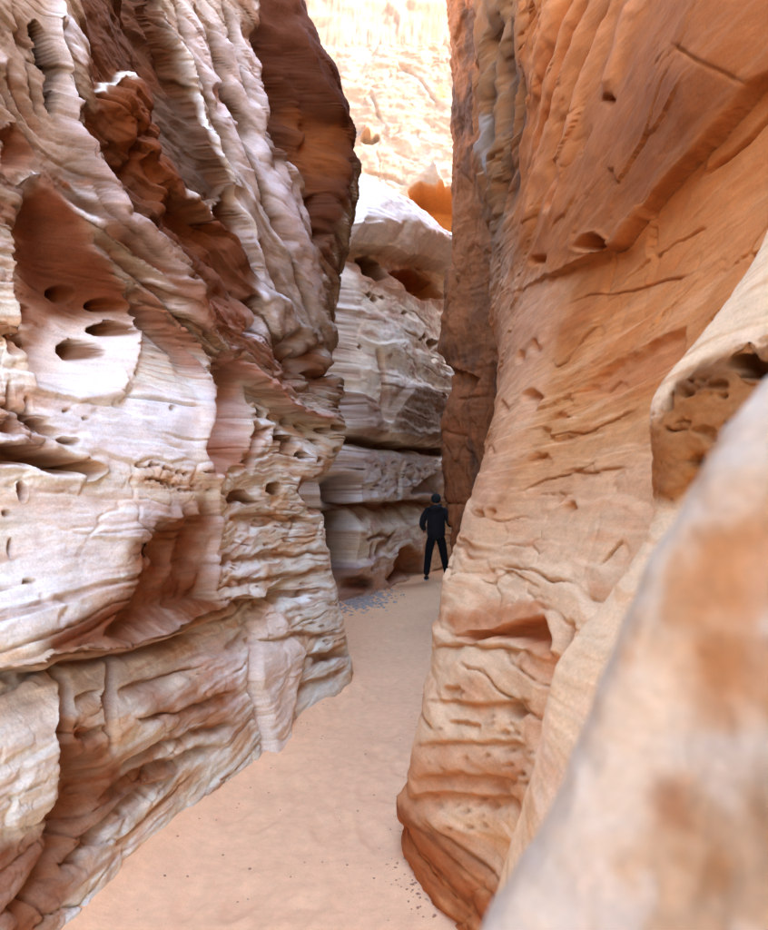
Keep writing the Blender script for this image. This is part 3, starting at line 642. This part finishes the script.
# ---- right wall
Rw = Rock('sandstone_cliff', 190,
    np.concatenate([np.linspace(-5, 1.3, nq(40), endpoint=False), inv_span(1.3, 9.6, nq(560))]),
    span((-.35, 3.2, nq(560)), (3.2, 7, nq(400)), (7, 10, nq(60))), [
    ('w', .9, -3, 0), ('w', 1.2, -3, 5), ('w', .8, -6, 0), ('w', 1.2, -6, 5), ('w', 1.3, -6, 10), ('w', 1.2, -3, 10), ('w', .75, 1, 0), ('w', .95, .6, 2), ('w', 1.6, .5, 4), ('w', 1.5, 0, 10),
    ('w', .42, 2, 0), ('p', 435, 930, 2.76), ('p', 400, 872, 3.19), ('w', .35, 4.2, 0), ('w', .8, 6, 0), ('w', 1.25, 8, 0), ('w', .1, 3.15, -.35), ('w', .22, 2.7, -.35),
    ('p', 402, 820, 3.3), ('p', 415, 740, 3.5), ('p', 438, 640, 4.0), ('p', 441, 600, 4.3), ('p', 465, 510, 5.0), ('p', 497, 400, 6.1), ('p', 492, 300, 8.2), ('p', 474, 150, 9.0), ('p', 478, 0, 9.0),
    ('p', 480, 700, 3.05), ('p', 480, 850, 2.75), ('p', 545, 700, 2.5), ('p', 560, 560, 3.0), ('p', 500, 580, 3.7), ('p', 600, 430, 3.35), ('p', 540, 420, 4.4), ('p', 560, 330, 4.7), ('p', 650, 310, 3.5),
    ('p', 768, 280, 2.4), ('p', 768, 160, 2.75), ('p', 700, 60, 3.15), ('p', 600, 150, 4.4), ('p', 560, 250, 5.0), ('p', 540, 50, 6.0), ('p', 640, 0, 4.3), ('p', 768, 0, 2.85), ('p', 520, 200, 6.8), ('p', 500, 80, 7.8),
    ('w', 1.6, 9.5, 6), ('w', 1.7, 9.3, 3), ('w', 1.6, 8.6, 1), ('w', 1.3, 4, 10), ('w', 1.4, 9, 10), ('w', 1.5, 2, 6.5)], rim=([0, 3, 6, 8], [.6, .7, .85, 1]))
rock_relief(Rw, 900, big=.06, bed=.02, pits=.010, fine=.008)

T = Tracer(Rw, 7, 2.5, 6); P = T.paint; Hh = T.hollow; St = T.stroke; Sp = T.step
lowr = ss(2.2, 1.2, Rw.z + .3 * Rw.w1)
fl = ss(560, 500, Rw.px + .22 * (Rw.py - 150)) * ss(2.2, 3.2, Rw.z)          # fluted, varnished edge round the far corner
bedr = Rw.bed; Rw.bed = Rw.z + .22 * Rw.s * ss(1.6, 2.6, Rw.z) + .08 * Rw.w1
plates(Rw, 3.0, .05, .25 + .5 * lowr, 920, su=.7); plates(Rw, 9, .010, .1 + .7 * lowr, 930, su=.8); plates(Rw, 2.2, .12, fl, 935, su=.4)
fractures(Rw, 1.8, 4, .018, .02, ss(.05, .3, fbm(Rw.s * .8, Rw.bed, Rw.w1, 2, 990)), 991, .03); fractures(Rw, 3, 1.4, .035, .035, fl, 992)
Rw.d += fl * .07 * fbm(Rw.s * 2.2, Rw.z * 1.1, Rw.w1, 4, 940)
T.commit()
n1 = fbm(Rw.s * .7, Rw.bed * 2, Rw.w1, 4, 970); n2 = fbm(Rw.s * 1.2, Rw.bed * 9, Rw.w1, 4, 975); n3 = fbm(Rw.x * 5, Rw.y * 5, Rw.z * 5, 4, 976); n4 = fbm(Rw.s * .9, Rw.bed * 30, Rw.w1, 3, 979)
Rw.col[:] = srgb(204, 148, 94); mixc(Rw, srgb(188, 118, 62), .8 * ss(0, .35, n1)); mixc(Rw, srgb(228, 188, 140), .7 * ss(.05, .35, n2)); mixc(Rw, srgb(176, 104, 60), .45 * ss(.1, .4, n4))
mixc(Rw, srgb(166, 98, 52), .8 * ss(2.2, 3.3, Rw.z + .4 * n1)); mixc(Rw, srgb(232, 206, 168), lowr * .8); mixc(Rw, srgb(210, 156, 112), lowr * .7 * ss(.0, .3, n2)); mixc(Rw, srgb(178, 108, 64), lowr * .55 * ss(.15, .42, n1 + .4 * n3))  # brown deepened higher up to paint the overhang's shade
P([(560, -30), (800, -30), (800, 60), (745, 88), (700, 145), (640, 216), (600, 245), (570, 235), (590, 150), (560, 60)], srgb(158, 100, 60), .75, 30)  # upper bulge: overhang shade painted into its brown
P([(640, 60), (740, 90), (690, 150), (640, 200), (610, 190)], srgb(140, 86, 52), .7, 25)
P([(768, 100), (800, 100), (768, 270), (700, 330), (620, 400), (570, 400), (600, 300), (680, 190)], srgb(204, 132, 76), .6, 30)
# seam: upper bulge hangs over the slope below
seam = [(800, 52), (768, 76), (747, 88), (703, 141), (668, 180), (641, 216), (619, 242), (602, 250)]
Sp(seam[::-1], .09, 7, 120, False)
St(seam, 2.2, -.05, srgb(150, 88, 52), .5, False)
Rw.bed = bedr
St([(663, 40), (694, 59), (722, 74), (747, 87)], 1.4, -.022, srgb(150, 90, 56), .5)
St([(768, 97), (734, 136), (700, 164), (684, 177)], 1.8, -.05, srgb(160, 96, 60), .5)
Hh([(574, 248), (582, 238), (594, 236), (603, 246), (596, 252)], .16, 5, .01, srgb(160, 90, 50), .6)
for q in ([(600, 245), (596, 280), (592, 310)], [(758, 130), (766, 140)]): St(q, 1.6, -.03)
# flutes
for k, q in enumerate(([(600, -10), (575, 60), (552, 130), (535, 190), (522, 250)], [(585, -10), (560, 60), (543, 120), (528, 180)], [(620, -10), (598, 60), (575, 130), (552, 200), (538, 250)], [(560, -10), (545, 60), (532, 110)], [(645, -10), (625, 40), (605, 100)])):
    St(q, 6, .07, srgb(214, 152, 108), .4)
for q in ([(592, -10), (568, 60), (548, 125), (532, 185)], [(572, -10), (553, 50), (538, 110)], [(610, 0), (586, 70), (564, 135), (545, 200)], [(604, 96), (610, 106)], [(535, 0), (534, 25), (530, 60)], [(528, 75), (530, 100)], [(560, 160), (556, 190), (548, 215)]):
    St(q, 3, -.08, srgb(170, 96, 58), .5)
for cx, cy, rx, ry, dp in ((538, 260, 9, 6, .16), (531, 399, 9, 11, .14), (520, 357, 5, 8, .12), (534, 346, 7, 9, .10), (503, 408, 4, 8, .1), (490, 452, 4, 7, .06), (478, 514, 6, 6, .07), (492, 513, 6, 5, .06), (571, 507, 9, 7, .07), (540, 458, 14, 5, .03), (574, 472, 14, 4, .03), (560, 420, 14, 6, .04)):
    Hh([(cx + rx * (1 + .12 * math.sin(3 * a + cx)) * math.cos(a), cy + ry * (1 + .12 * math.sin(2 * a + cy)) * math.sin(a)) for a in np.linspace(0, 6.28, 13)[:-1]], dp * .8, 8, 0, srgb(180, 112, 62), .6, 7)
P([(474, -30), (520, -30), (512, 100), (506, 180), (496, 260), (485, 260), (474, 180)], srgb(132, 104, 82), .8, 14); P([(475, 116), (486, 118), (490, 160), (484, 176), (474, 150)], srgb(176, 166, 162), .8, 5)
P([(490, 215), (512, 210), (515, 260), (495, 300), (480, 290)], srgb(160, 134, 116), .7, 10)
for q in ([(495, 0), (490, 80), (488, 160)], [(512, 0), (508, 90), (503, 170), (492, 240)], [(522, 60), (516, 140), (508, 220)]): St(q, 4, -.08, srgb(84, 58, 46), .7)
# slope details
P([(570, 396), (605, 368), (660, 338), (684, 328), (686, 362), (640, 386), (600, 400)], srgb(190, 122, 78), .7, 10)
Hh([(570, 396), (605, 366), (640, 345), (684, 328), (686, 362), (640, 386), (600, 400)], .05, 8)
for q in ([(549, 359), (558, 366), (568, 362), (580, 340), (590, 328), (598, 322)], [(512, 494), (545, 478), (590, 473), (637, 469)], [(478, 575), (486, 582), (496, 584), (506, 573), (514, 570), (530, 580), (544, 588)], [(571, 474), (584, 468), (594, 462)], [(525, 462), (538, 458), (550, 452)], [(560, 300), (620, 292), (690, 270)], [(545, 440), (590, 430), (640, 410)], [(596, 565), (616, 548), (625, 540)], [(600, 395), (612, 380)]):
    Sp(q, .010, 2, 30); St(q, .9, -.010, srgb(150, 88, 52), .7)
P([(490, 260), (560, 280), (540, 420), (480, 520), (460, 520), (490, 420)], srgb(228, 188, 152), .5, 16)
# lower body: beds, hollow under the ledge, rusty foot
Hh([(455, 634), (500, 628), (546, 616), (553, 640), (548, 656), (534, 646), (500, 640), (465, 642)], .10, 8, .012, srgb(186, 110, 62), .8, 8)
St([(551, 650), (548, 680), (540, 715), (538, 760)], 6, -.10, srgb(196, 140, 104), .5); St([(575, 620), (566, 640), (560, 665)], 4, -.08, RB_, .5)
P([(448, 612), (500, 605), (545, 600), (548, 622), (500, 634), (455, 636)], srgb(196, 118, 66), .7, 8)
for q, a in (([(430, 648), (470, 645), (530, 650)], .03), ([(425, 700), (480, 705), (535, 700)], .03), ([(415, 745), (470, 740), (530, 748)], .03), ([(410, 780), (450, 772), (520, 780)], .04), ([(404, 800), (445, 792), (520, 800)], .05), ([(440, 690), (460, 688)], .03), ([(445, 722), (480, 724)], .03)):
    Sp(q, a, 2.5, 22); St(q, 2, -.015, srgb(190, 124, 78), .6)
Hh([(500, 706), (512, 702), (530, 714), (520, 720), (508, 714)], .05, 5, 0, RB_, .5)
for k in range(50):
    cx = rnd.uniform(415, 540); cy = rnd.uniform(690, 830); r = rnd.uniform(1.5, 4)
    Hh([(cx - r * 2, cy), (cx, cy - r), (cx + r * 2, cy), (cx, cy + r)], .025, 4, 0, RB_, .35, 4)
lb = ss(.34, .20, Rw.z + .05 * n3) * (Rw.y < 4.5)
mixc(Rw, srgb(168, 92, 46), lb * .9); mixc(Rw, srgb(206, 150, 104), lb * .8 * ss(.02, .2, n2 + .3 * n3)); mixc(Rw, srgb(128, 66, 34), lb * .6 * ss(.1, .3, n4)); plates(Rw, 9.5, .03, lb, 995, su=2)
partings(Rw, 6, .025, lowr, 996, srgb(178, 112, 66), .6)
Hh([(380, 812), (437, 826), (530, 842), (520, 960), (430, 960), (380, 890)], .03, 10, rough=.09)
P([(400, 740), (440, 745), (520, 760), (520, 800), (440, 800), (400, 800)], srgb(206, 150, 108), .6, 10)

deepen(Rw, 0.20)
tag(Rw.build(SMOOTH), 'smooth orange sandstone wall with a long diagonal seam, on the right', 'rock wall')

# ---- pitted bulge nearer on the right
B = Rock('rock_bulge', 205, span((-1.5, .6, 20), (.6, 2.3, nq(420)), (2.3, 3.0, 20)), span((-.3, .6, 40), (.6, 2.5, nq(520)), (2.5, 3.0, 20)), [
    ('p', 655, 430, 2.05), ('p', 660, 470, 2.05), ('p', 700, 500, 1.85), ('p', 655, 400, 2.1), ('p', 700, 340, 2.05), ('p', 768, 262, 1.95), ('p', 768, 360, 1.7), ('p', 768, 480, 1.6),
    ('p', 650, 540, 1.95), ('p', 600, 610, 1.85), ('p', 558, 660, 1.8), ('p', 545, 720, 1.75), ('p', 520, 820, 1.65), ('p', 490, 930, 1.55), ('p', 600, 720, 1.5), ('p', 640, 640, 1.5), ('p', 560, 900, 1.35),
    ('w', .2, 1.5, .4), ('w', .2, 1.4, -.2), ('w', .4, .9, .4), ('w', .6, .6, 1.2), ('w', .8, .6, 2), ('w', .5, 2.2, 0), ('w', .6, 2.3, .8), ('w', 1.1, 2.6, 1.4), ('w', 1.3, 2.7, 2.0), ('w', 1.2, 1.5, 2.8), ('w', 1.4, 2.4, 2.9), ('w', .7, -1, 1), ('w', 1, -1, 2.8)])
rock_relief(B, 1100, big=.03, bed=.012, pits=.0, fine=.006, crack=.004)

T = Tracer(B, 18, 9, 7); P = T.paint; Hh = T.hollow; St = T.stroke; Sp = T.step
T.commit()
n1 = fbm(B.s * 2, B.bed * 5, B.w1, 4, 1170); n2 = fbm(B.s * 2.5, B.bed * 24, B.w1, 4, 1175); n3 = fbm(B.x * 12, B.y * 12, B.z * 12, 4, 1176)
B.col[:] = srgb(230, 202, 162); mixc(B, srgb(212, 162, 112), .6 * ss(.05, .35, n2)); mixc(B, srgb(232, 208, 182), .6 * ss(0, .3, n1))
pit = [(640, 500), (648, 450), (654, 415), (676, 380), (705, 362), (734, 345), (800, 330), (800, 480), (730, 480), (690, 492), (672, 500)]
P(pit, srgb(170, 110, 60), .95, 12, .35); P([(660, 400), (700, 365), (768, 345), (768, 372), (700, 395)], srgb(112, 68, 42), .7, 8)
Hh(pit, -.015, 10, 0, rough=.10)
B.fd -= .03 * ss(.15, .4, fbm(B.s * 14, B.z * 16, B.w1, 3, 1180)) * np.where(inside(T.X, T.Y, pit), 1, 0)
for cx, cy, rx, ry, dp in ((752, 366, 20, 10, .10), (703, 466, 15, 13, .11), (681, 428, 8, 6, .04), (668, 404, 7, 9, .04), (722, 388, 13, 6, .03), (694, 384, 9, 6, .03), (738, 424, 9, 7, .03)) if 1 else ((681, 430, 9, 7, .05), (668, 402, 8, 10, .05), (690, 385, 12, 7, .05), (712, 376, 9, 6, .04), (725, 400, 14, 8, .03), (664, 450, 5, 8, .04), (706, 425, 12, 8, .03), (740, 420, 12, 10, .03), (690, 410, 8, 6, .03), (718, 446, 8, 6, .03)):
    Hh([(cx + rx * math.cos(a), cy + ry * math.sin(a)) for a in np.linspace(0, 6.28, 11)[:-1]], dp, 7, 0, srgb(136, 82, 48), .4, 5)
P([(690, 455), (718, 452), (722, 480), (695, 484)], srgb(190, 120, 50), .6, 6)

deepen(B, 0.30)
tag(B.build(SMOOTH, back=2.0), 'pitted brown overhang with a smooth pale apron below, right of centre', 'rock outcrop')

# ---- foreground rock, out of focus
G = Rock('foreground_rock', 206, span((-.5, .05, 20), (.05, .95, nq(260))), span((-.2, .8, 40), (.8, 2.0, nq(300)), (2.0, 2.3, 10)), [
    ('p', 768, 390, .56), ('p', 725, 470, .56), ('p', 680, 560, .56), ('p', 640, 640, .56), ('p', 600, 722, .56), ('p', 545, 830, .56), ('p', 490, 930, .56),
    ('p', 768, 560, .42), ('p', 768, 800, .36), ('p', 690, 720, .44), ('p', 640, 900, .42), ('w', .02, .6, .9), ('w', .02, .6, 0), ('w', .15, .3, .5), ('w', .3, .1, 1.2), ('w', .45, .1, 1.8), ('w', .4, -.4, 1.5), ('w', .5, -.4, 2), ('w', .3, -.4, 0),
    ('w', .5, .75, 1.6), ('w', .4, .8, 1.2), ('w', .3, .8, .4), ('w', .7, .7, 2.0), ('w', .75, .5, 2.3)])
G.d += .012 * fbm(G.x * 6, G.y * 6, G.z * 6, 3, 5); G.fd += .006 * fbm(G.x * 30, G.y * 30, G.z * 30, 4, 6)

T = Tracer(G, 30, 9, 8, ymin=.15); P = T.paint
n1 = fbm(G.x * 7, G.y * 7, G.z * 7, 4, 1270); n2 = fbm(G.x * 18, G.y * 18, G.z * 18, 3, 1275)
G.col[:] = srgb(198, 184, 162); mixc(G, srgb(196, 190, 178), .8 * ss(0, .3, n1))
mixc(G, srgb(176, 134, 96), .5 * ss(600, 780, G.px + 160 * n2 + .15 * (G.py - 700)) * ss(-.25, .2, n1))
P([(690, 540), (780, 540), (790, 700), (740, 730), (700, 690), (680, 600)], srgb(172, 124, 88), .6, 30)
P([(600, 850), (680, 800), (790, 790), (790, 960), (600, 960)], srgb(170, 130, 92), .6, 35); mixc(G, srgb(168, 122, 84), .6 * ss(.12, .3, n2) * ss(560, 680, G.px)); mixc(G, srgb(200, 190, 172), .6 * ss(.1, .3, -n2))
P([(640, 790), (690, 780), (690, 830), (650, 830)], srgb(146, 86, 56), .6, 18)

deepen(G, 0.15)
tag(G.build(SMOOTH, back=.5), 'blurred grey and rust mottled rock close up at bottom right', 'rock')

# ---- sand floor: one sheet, fine in the canyon, reaching the horizon
def floor_z(x, y):
    z = .02 * fbm(x * .8, y * .8, 0 * x, 3, 61) + .013 * fbm(x * 5, y * 5, 0 * x, 5, 62, .6)
    yl = np.array([2.0, 2.76, 3.39, 4.53, 6.6, 8.5, 11.3, 15.6]); z = z + .06 * np.exp(-np.maximum(0, x - np.interp(y, yl, [-1.3, -1.18, -1.05, -.75, -.29, -.8, -.77, .87])) / .10)
    z = z + .05 * np.exp(-np.maximum(0, np.interp(y, [2, 2.76, 3.19, 4.2, 6, 8, 11], [.42, .195, .07, .35, .8, 1.2, 1.0]) - x) / .08)
    for fx, fy, fa, fr in FOOT:
        dx, dy = x - fx, y - fy; u = dx * math.cos(fa) + dy * math.sin(fa); v = -dx * math.sin(fa) + dy * math.cos(fa)
        q = (u / (.055 * fr)) ** 2 + (v / (.14 * fr)) ** 2
        z = z - .011 * np.exp(-q * q) + .004 * np.exp(-(np.sqrt(q) - 1.5) ** 2 / .12)
    return z
_r = random.Random(9); FOOT = []
for _k in range(85):
    _y = 2.4 + 11 * _r.random() ** 1.3; _c = np.interp(_y, [2.4, 3.4, 4.5, 6.6, 9, 14], [-.45, -.42, -.28, .05, .2, .8])
    FOOT.append((_c + _r.uniform(-.4, .4), _y, _r.uniform(-.5, .3), _r.uniform(.8, 1.15)))
gx = span((-300, -10, 8), (-10, -2, 16), (-2, 1.5, nq(420)), (1.5, 12, 20), (12, 300, 8)); gy = span((-300, -5, 10), (-5, 2, 20)); gy = np.concatenate([gy[:-1], inv_span(2, 17, nq(520)), [20, 26, 40, 80, 300]])
GX, GY = np.meshgrid(gx.astype(np.float32), gy.astype(np.float32))
near = ss(30, 12, np.hypot(GX, GY))
GZ = floor_z(GX, GY) * near
SC = np.empty(GX.shape + (3,), np.float32); SC[:] = srgb(238, 194, 148)
t = fbm(GX * 1.2, GY * 1.2, 0 * GX, 3, 64)[..., None]
SC *= 1 + .10 * t
me = grid_mesh('sand_floor', np.stack([GX, GY, GZ], -1), SC, SAND)
floor = bpy.data.objects.new('sand_floor', me); COL.objects.link(floor)
tag(floor, 'pinkish tan sand floor winding between the rock walls', None, None, 'structure')
#==OBJECTS==
# ---- footprints
def simple_mat(name, col, rough=.9, var=.15, scale=40):
    m = bpy.data.materials.new(name); m.use_nodes = True; N, Lk = m.node_tree.nodes, m.node_tree.links
    bs = N['Principled BSDF']; bs.inputs['Roughness'].default_value = rough; bs.inputs['Specular IOR Level'].default_value = .25
    tc = N.new('ShaderNodeTexCoord'); n = N.new('ShaderNodeTexNoise'); n.inputs['Scale'].default_value = scale; n.inputs['Detail'].default_value = 3
    Lk.new(tc.outputs['Object'], n.inputs['Vector'])
    r = N.new('ShaderNodeMix'); r.data_type = 'RGBA'
    c = np.array(col); r.inputs[6].default_value = (*(c * (1 - var)), 1); r.inputs[7].default_value = (*np.minimum(1, c * (1 + var)), 1)
    Lk.new(n.outputs['Fac'], r.inputs[0]); Lk.new(r.outputs[2], bs.inputs['Base Color'])
    return m
# ---- loose stones: far too many and small to count
ICO = None
def ico():
    t = (1 + 5 ** .5) / 2
    v = np.array([(-1, t, 0), (1, t, 0), (-1, -t, 0), (1, -t, 0), (0, -1, t), (0, 1, t), (0, -1, -t), (0, 1, -t), (t, 0, -1), (t, 0, 1), (-t, 0, -1), (-t, 0, 1)]) / math.hypot(1, t)
    f = [(0, 11, 5), (0, 5, 1), (0, 1, 7), (0, 7, 10), (0, 10, 11), (1, 5, 9), (5, 11, 4), (11, 10, 2), (10, 7, 6), (7, 1, 8), (3, 9, 4), (3, 4, 2), (3, 2, 6), (3, 6, 8), (3, 8, 9), (4, 9, 5), (2, 4, 11), (6, 2, 10), (8, 6, 7), (9, 8, 1)]
    return v, f
def stones(name, spots, mat, label, cat=None):
    v0, f0 = ico(); V = []; Fc = []; rs = np.random.RandomState(3)
    for (x, y, r) in spots:
        a = rs.uniform(0, 6.28); sc = np.array([1, rs.uniform(.6, 1), rs.uniform(.35, .65)]) * r
        v = v0 * (1 + rs.uniform(-.25, .25, (12, 1))) * sc
        R2 = np.array([[math.cos(a), -math.sin(a), 0], [math.sin(a), math.cos(a), 0], [0, 0, 1]])
        v = v @ R2.T
        z = float(floor_z(np.array([x], np.float32), np.array([y], np.float32))[0])
        b = len(V); V += [tuple(p) for p in (v + (x, y, z + r * .1))]; Fc += [tuple(i + b for i in q) for q in f0]
    me = bpy.data.meshes.new(name); me.from_pydata(V, [], Fc); me.materials.append(mat); me.update()
    o = bpy.data.objects.new(name, me); COL.objects.link(o)
    return tag(o, label, cat, None, 'stuff')
rs = np.random.RandomState(21)
sp = []
while len(sp) < 900:
    px, py = rs.uniform(330, 412), rs.uniform(578, 618)
    if rs.rand() > math.exp(-(((px - 358 - (598 - py) * 1.0) / 22) ** 2 + ((py - 599) / 9) ** 2)): continue
    y = EYE * FPX / (py - CY); sp.append(((px - CX) / FPX * y, y, rs.uniform(.012, .05) * rs.uniform(.5, 1)))
stones('gravel', sp, simple_mat('grey gravel', srgb(170, 166, 160), .9, .4, 9), 'grey gravel patch lying on the sand below the far wall')
sp = []
for k in range(150):
    py = 585 + 345 * rs.rand() ** 1.6; y = EYE * FPX / (py - CY); lo, hi = np.interp(py, [585, 640, 680, 762, 930], [340, 345, 350, 265, 80]), np.interp(py, [585, 640, 740, 870, 930], [432, 436, 415, 400, 432])
    u = rs.rand(); u = u if rs.rand() < .4 else (u * .12 if rs.rand() < .5 else 1 - u * .12)
    sp.append(((lo + (hi - lo) * u - CX) / FPX * y, y, rs.uniform(.002, .008)))
for k in range(60):
    py = rs.uniform(868, 930); y = EYE * FPX / (py - CY); px = 402 + (py - 868) * .5 + rs.uniform(-16, 6); sp.append(((px - CX) / FPX * y, y, rs.uniform(.002, .012) * rs.rand()))
stones('pebbles', sp, simple_mat('dark pebbles', srgb(164, 124, 100), .9, .45, 13), 'small dark pebbles scattered over the sand')

# ---- person in black, seen from behind
def skin_obj(name, verts, edges, radii, mat, parent=None, root=0, sub=2):
    me = bpy.data.meshes.new(name); me.from_pydata(verts, edges, []); me.update()
    o = bpy.data.objects.new(name, me); COL.objects.link(o)
    m = o.modifiers.new('skin', 'SKIN'); m.use_smooth_shade = True
    if not me.skin_vertices: me.attributes  # layer is made by the modifier
    lay = me.skin_vertices[0] if len(me.skin_vertices) else None
    if lay is None:
        bpy.context.view_layer.objects.active = o; bpy.ops.mesh.customdata_skin_add(); lay = me.skin_vertices[0]
    for i, r in enumerate(radii):
        lay.data[i].radius = r if isinstance(r, tuple) else (r, r); lay.data[i].use_root = (i == root)
    sm = o.modifiers.new('smooth', 'SUBSURF'); sm.levels = sub; sm.render_levels = sub
    me.materials.append(mat)
    if parent: o.parent = parent
    return o
MS = simple_mat('skin', srgb(176, 128, 104), .6, .05); MH = simple_mat('black hoodie cloth', srgb(31, 31, 34), .85, .5, 14); MT = simple_mat('black trouser cloth', srgb(17, 18, 23), .9, .3, 25)
MC = simple_mat('dark patterned knit', srgb(44, 50, 50), .95, .7, 45); MW = simple_mat('white rubber', srgb(200, 196, 190), .7, .1); MK = simple_mat('black shoe', srgb(22, 22, 25), .6, .2)
bv = [(0, 0, .93), (0, -.01, 1.12), (0, -.02, 1.30), (0, .0, 1.43), (0, .02, 1.50), (0, .035, 1.58), (0, .03, 1.66),
      (-.10, 0, .88), (-.15, .03, .50), (-.19, -.05, .10), (.10, 0, .88), (.15, .08, .50), (.22, .14, .12),
      (-.19, -.02, 1.37), (-.26, -.07, 1.12), (-.22, .14, .99), (.19, -.02, 1.37), (.27, -.05, 1.12), (.31, .17, 1.12)]
be = [(0, 1), (1, 2), (2, 3), (3, 4), (4, 5), (5, 6), (0, 7), (7, 8), (8, 9), (0, 10), (10, 11), (11, 12), (2, 13), (13, 14), (14, 15), (2, 16), (16, 17), (17, 18)]
br = [(.13, .10), (.12, .09), (.14, .10), .06, .06, (.075, .09), (.06, .07), .085, .055, .038, .085, .055, .038, .055, .042, .03, .055, .042, .03]
for w, dr in ((15, (-.2, .9, -.2)), (18, (.1, .95, .25))):
    c = bv[w]; pi = len(bv)
    bv.append(tuple(c[k] + .07 * dr[k] for k in range(3))); be.append((w, pi)); br.append((.034, .018))
    for q in range(5):
        o5 = (q - 2) * .017; ln = (.05, .075, .082, .075, .06)[q] if q else .045
        st = bv[pi] if q else c
        m1 = (st[0] + dr[0] * ln * .5 + o5, st[1] + dr[1] * ln * .5, st[2] + dr[2] * ln * .5 - .008); m2 = (st[0] + dr[0] * ln + o5 * 1.2, st[1] + dr[1] * ln * .9, st[2] + dr[2] * ln - .03)
        a = len(bv); bv += [m1, m2]; be += [(pi if q else w, a), (a, a + 1)]; br += [.009, .008]
person = skin_obj('person', bv, be, br, MS)
person.location = (1.03, 14.25, float(floor_z(np.array([1.06], np.float32), np.array([14.25], np.float32))[0])); person.rotation_euler = (0, 0, math.radians(-6))
tag(person, 'person in black hoodie and trousers walking away on the sand', 'person')
skin_obj('hoodie', [(0, 0, .80), (0, -.01, .96), (0, -.01, 1.14), (0, -.02, 1.30), (0, -.01, 1.41), (0, -.06, 1.45), (-.17, -.02, 1.37), (-.25, -.05, 1.22), (-.275, -.07, 1.10), (-.23, .11, 1.0), (.17, -.02, 1.37), (.25, -.04, 1.22), (.285, -.05, 1.10), (.305, .14, 1.115)],
         [(0, 1), (1, 2), (2, 3), (3, 4), (4, 5), (3, 6), (6, 7), (7, 8), (8, 9), (3, 10), (10, 11), (11, 12), (12, 13)],
         [(.19, .14), (.20, .145), (.20, .14), (.19, .13), (.10, .09), (.12, .085), .09, .08, .07, .052, .09, .08, .07, .052], MH, person)
skin_obj('trousers', [(0, 0, 1.0), (-.10, 0, .80), (-.13, .015, .66), (-.155, .03, .48), (-.18, -.03, .22), (-.19, -.05, .09), (.10, 0, .80), (.13, .03, .66), (.155, .08, .48), (.20, .12, .24), (.22, .14, .10)],
         [(0, 1), (1, 2), (2, 3), (3, 4), (4, 5), (0, 6), (6, 7), (7, 8), (8, 9), (9, 10)], [(.12, .10), (.10, .10), .092, .08, .07, .062, (.10, .10), .092, .08, .07, .062], MT, person)
def blob(name, c, r, mat, parent, jit=.05, seed=0, cut=None):
    import bmesh
    bm = bmesh.new(); bmesh.ops.create_icosphere(bm, subdivisions=4, radius=1)
    for v in bm.verts:
        p = v.co; k = 1 + jit * float(pn(np.array([p.x * 3]), np.array([p.y * 3]), np.array([p.z * 3 + seed]))[0]) 
        v.co = Vector((c[0] + p.x * r[0] * k, c[1] + p.y * r[1] * k, c[2] + p.z * r[2] * k))
        if cut is not None and v.co.z < cut: v.co.z = cut
    for f in bm.faces: f.smooth = True
    me = bpy.data.meshes.new(name); bm.to_mesh(me); bm.free(); me.materials.append(mat)
    o = bpy.data.objects.new(name, me); COL.objects.link(o); o.parent = parent; return o
blob('knit_cap', (0, -.005, 1.625), (.098, .112, .10), MC, person, .12, 2)
for e in (-1, 1): blob('ear', (e * .093, .04, 1.565), (.014, .022, .032), MS, person, .05)
blob('nose', (0, .128, 1.56), (.015, .022, .025), MS, person, .03)
for e in (-1, 1): blob('eye', (e * .033, .115, 1.59), (.014, .01, .011), MK, person, .02)
blob('mouth', (0, .112, 1.515), (.025, .01, .008), simple_mat('lips', srgb(150, 90, 84), .6), person, .02)
blob('hood', (0, -.115, 1.425), (.135, .07, .075), MH, person, .2, 5)
for (x, y, z) in ((-.19, -.01, .045), (.22, .19, .055)):
    sh = blob('shoe', (x, y, z + .01), (.05, .135, .05), MK, person, .05, 1, z - .02)
    blob('sole', (x, y, z - .025), (.053, .14, .022), MW, sh, .02)
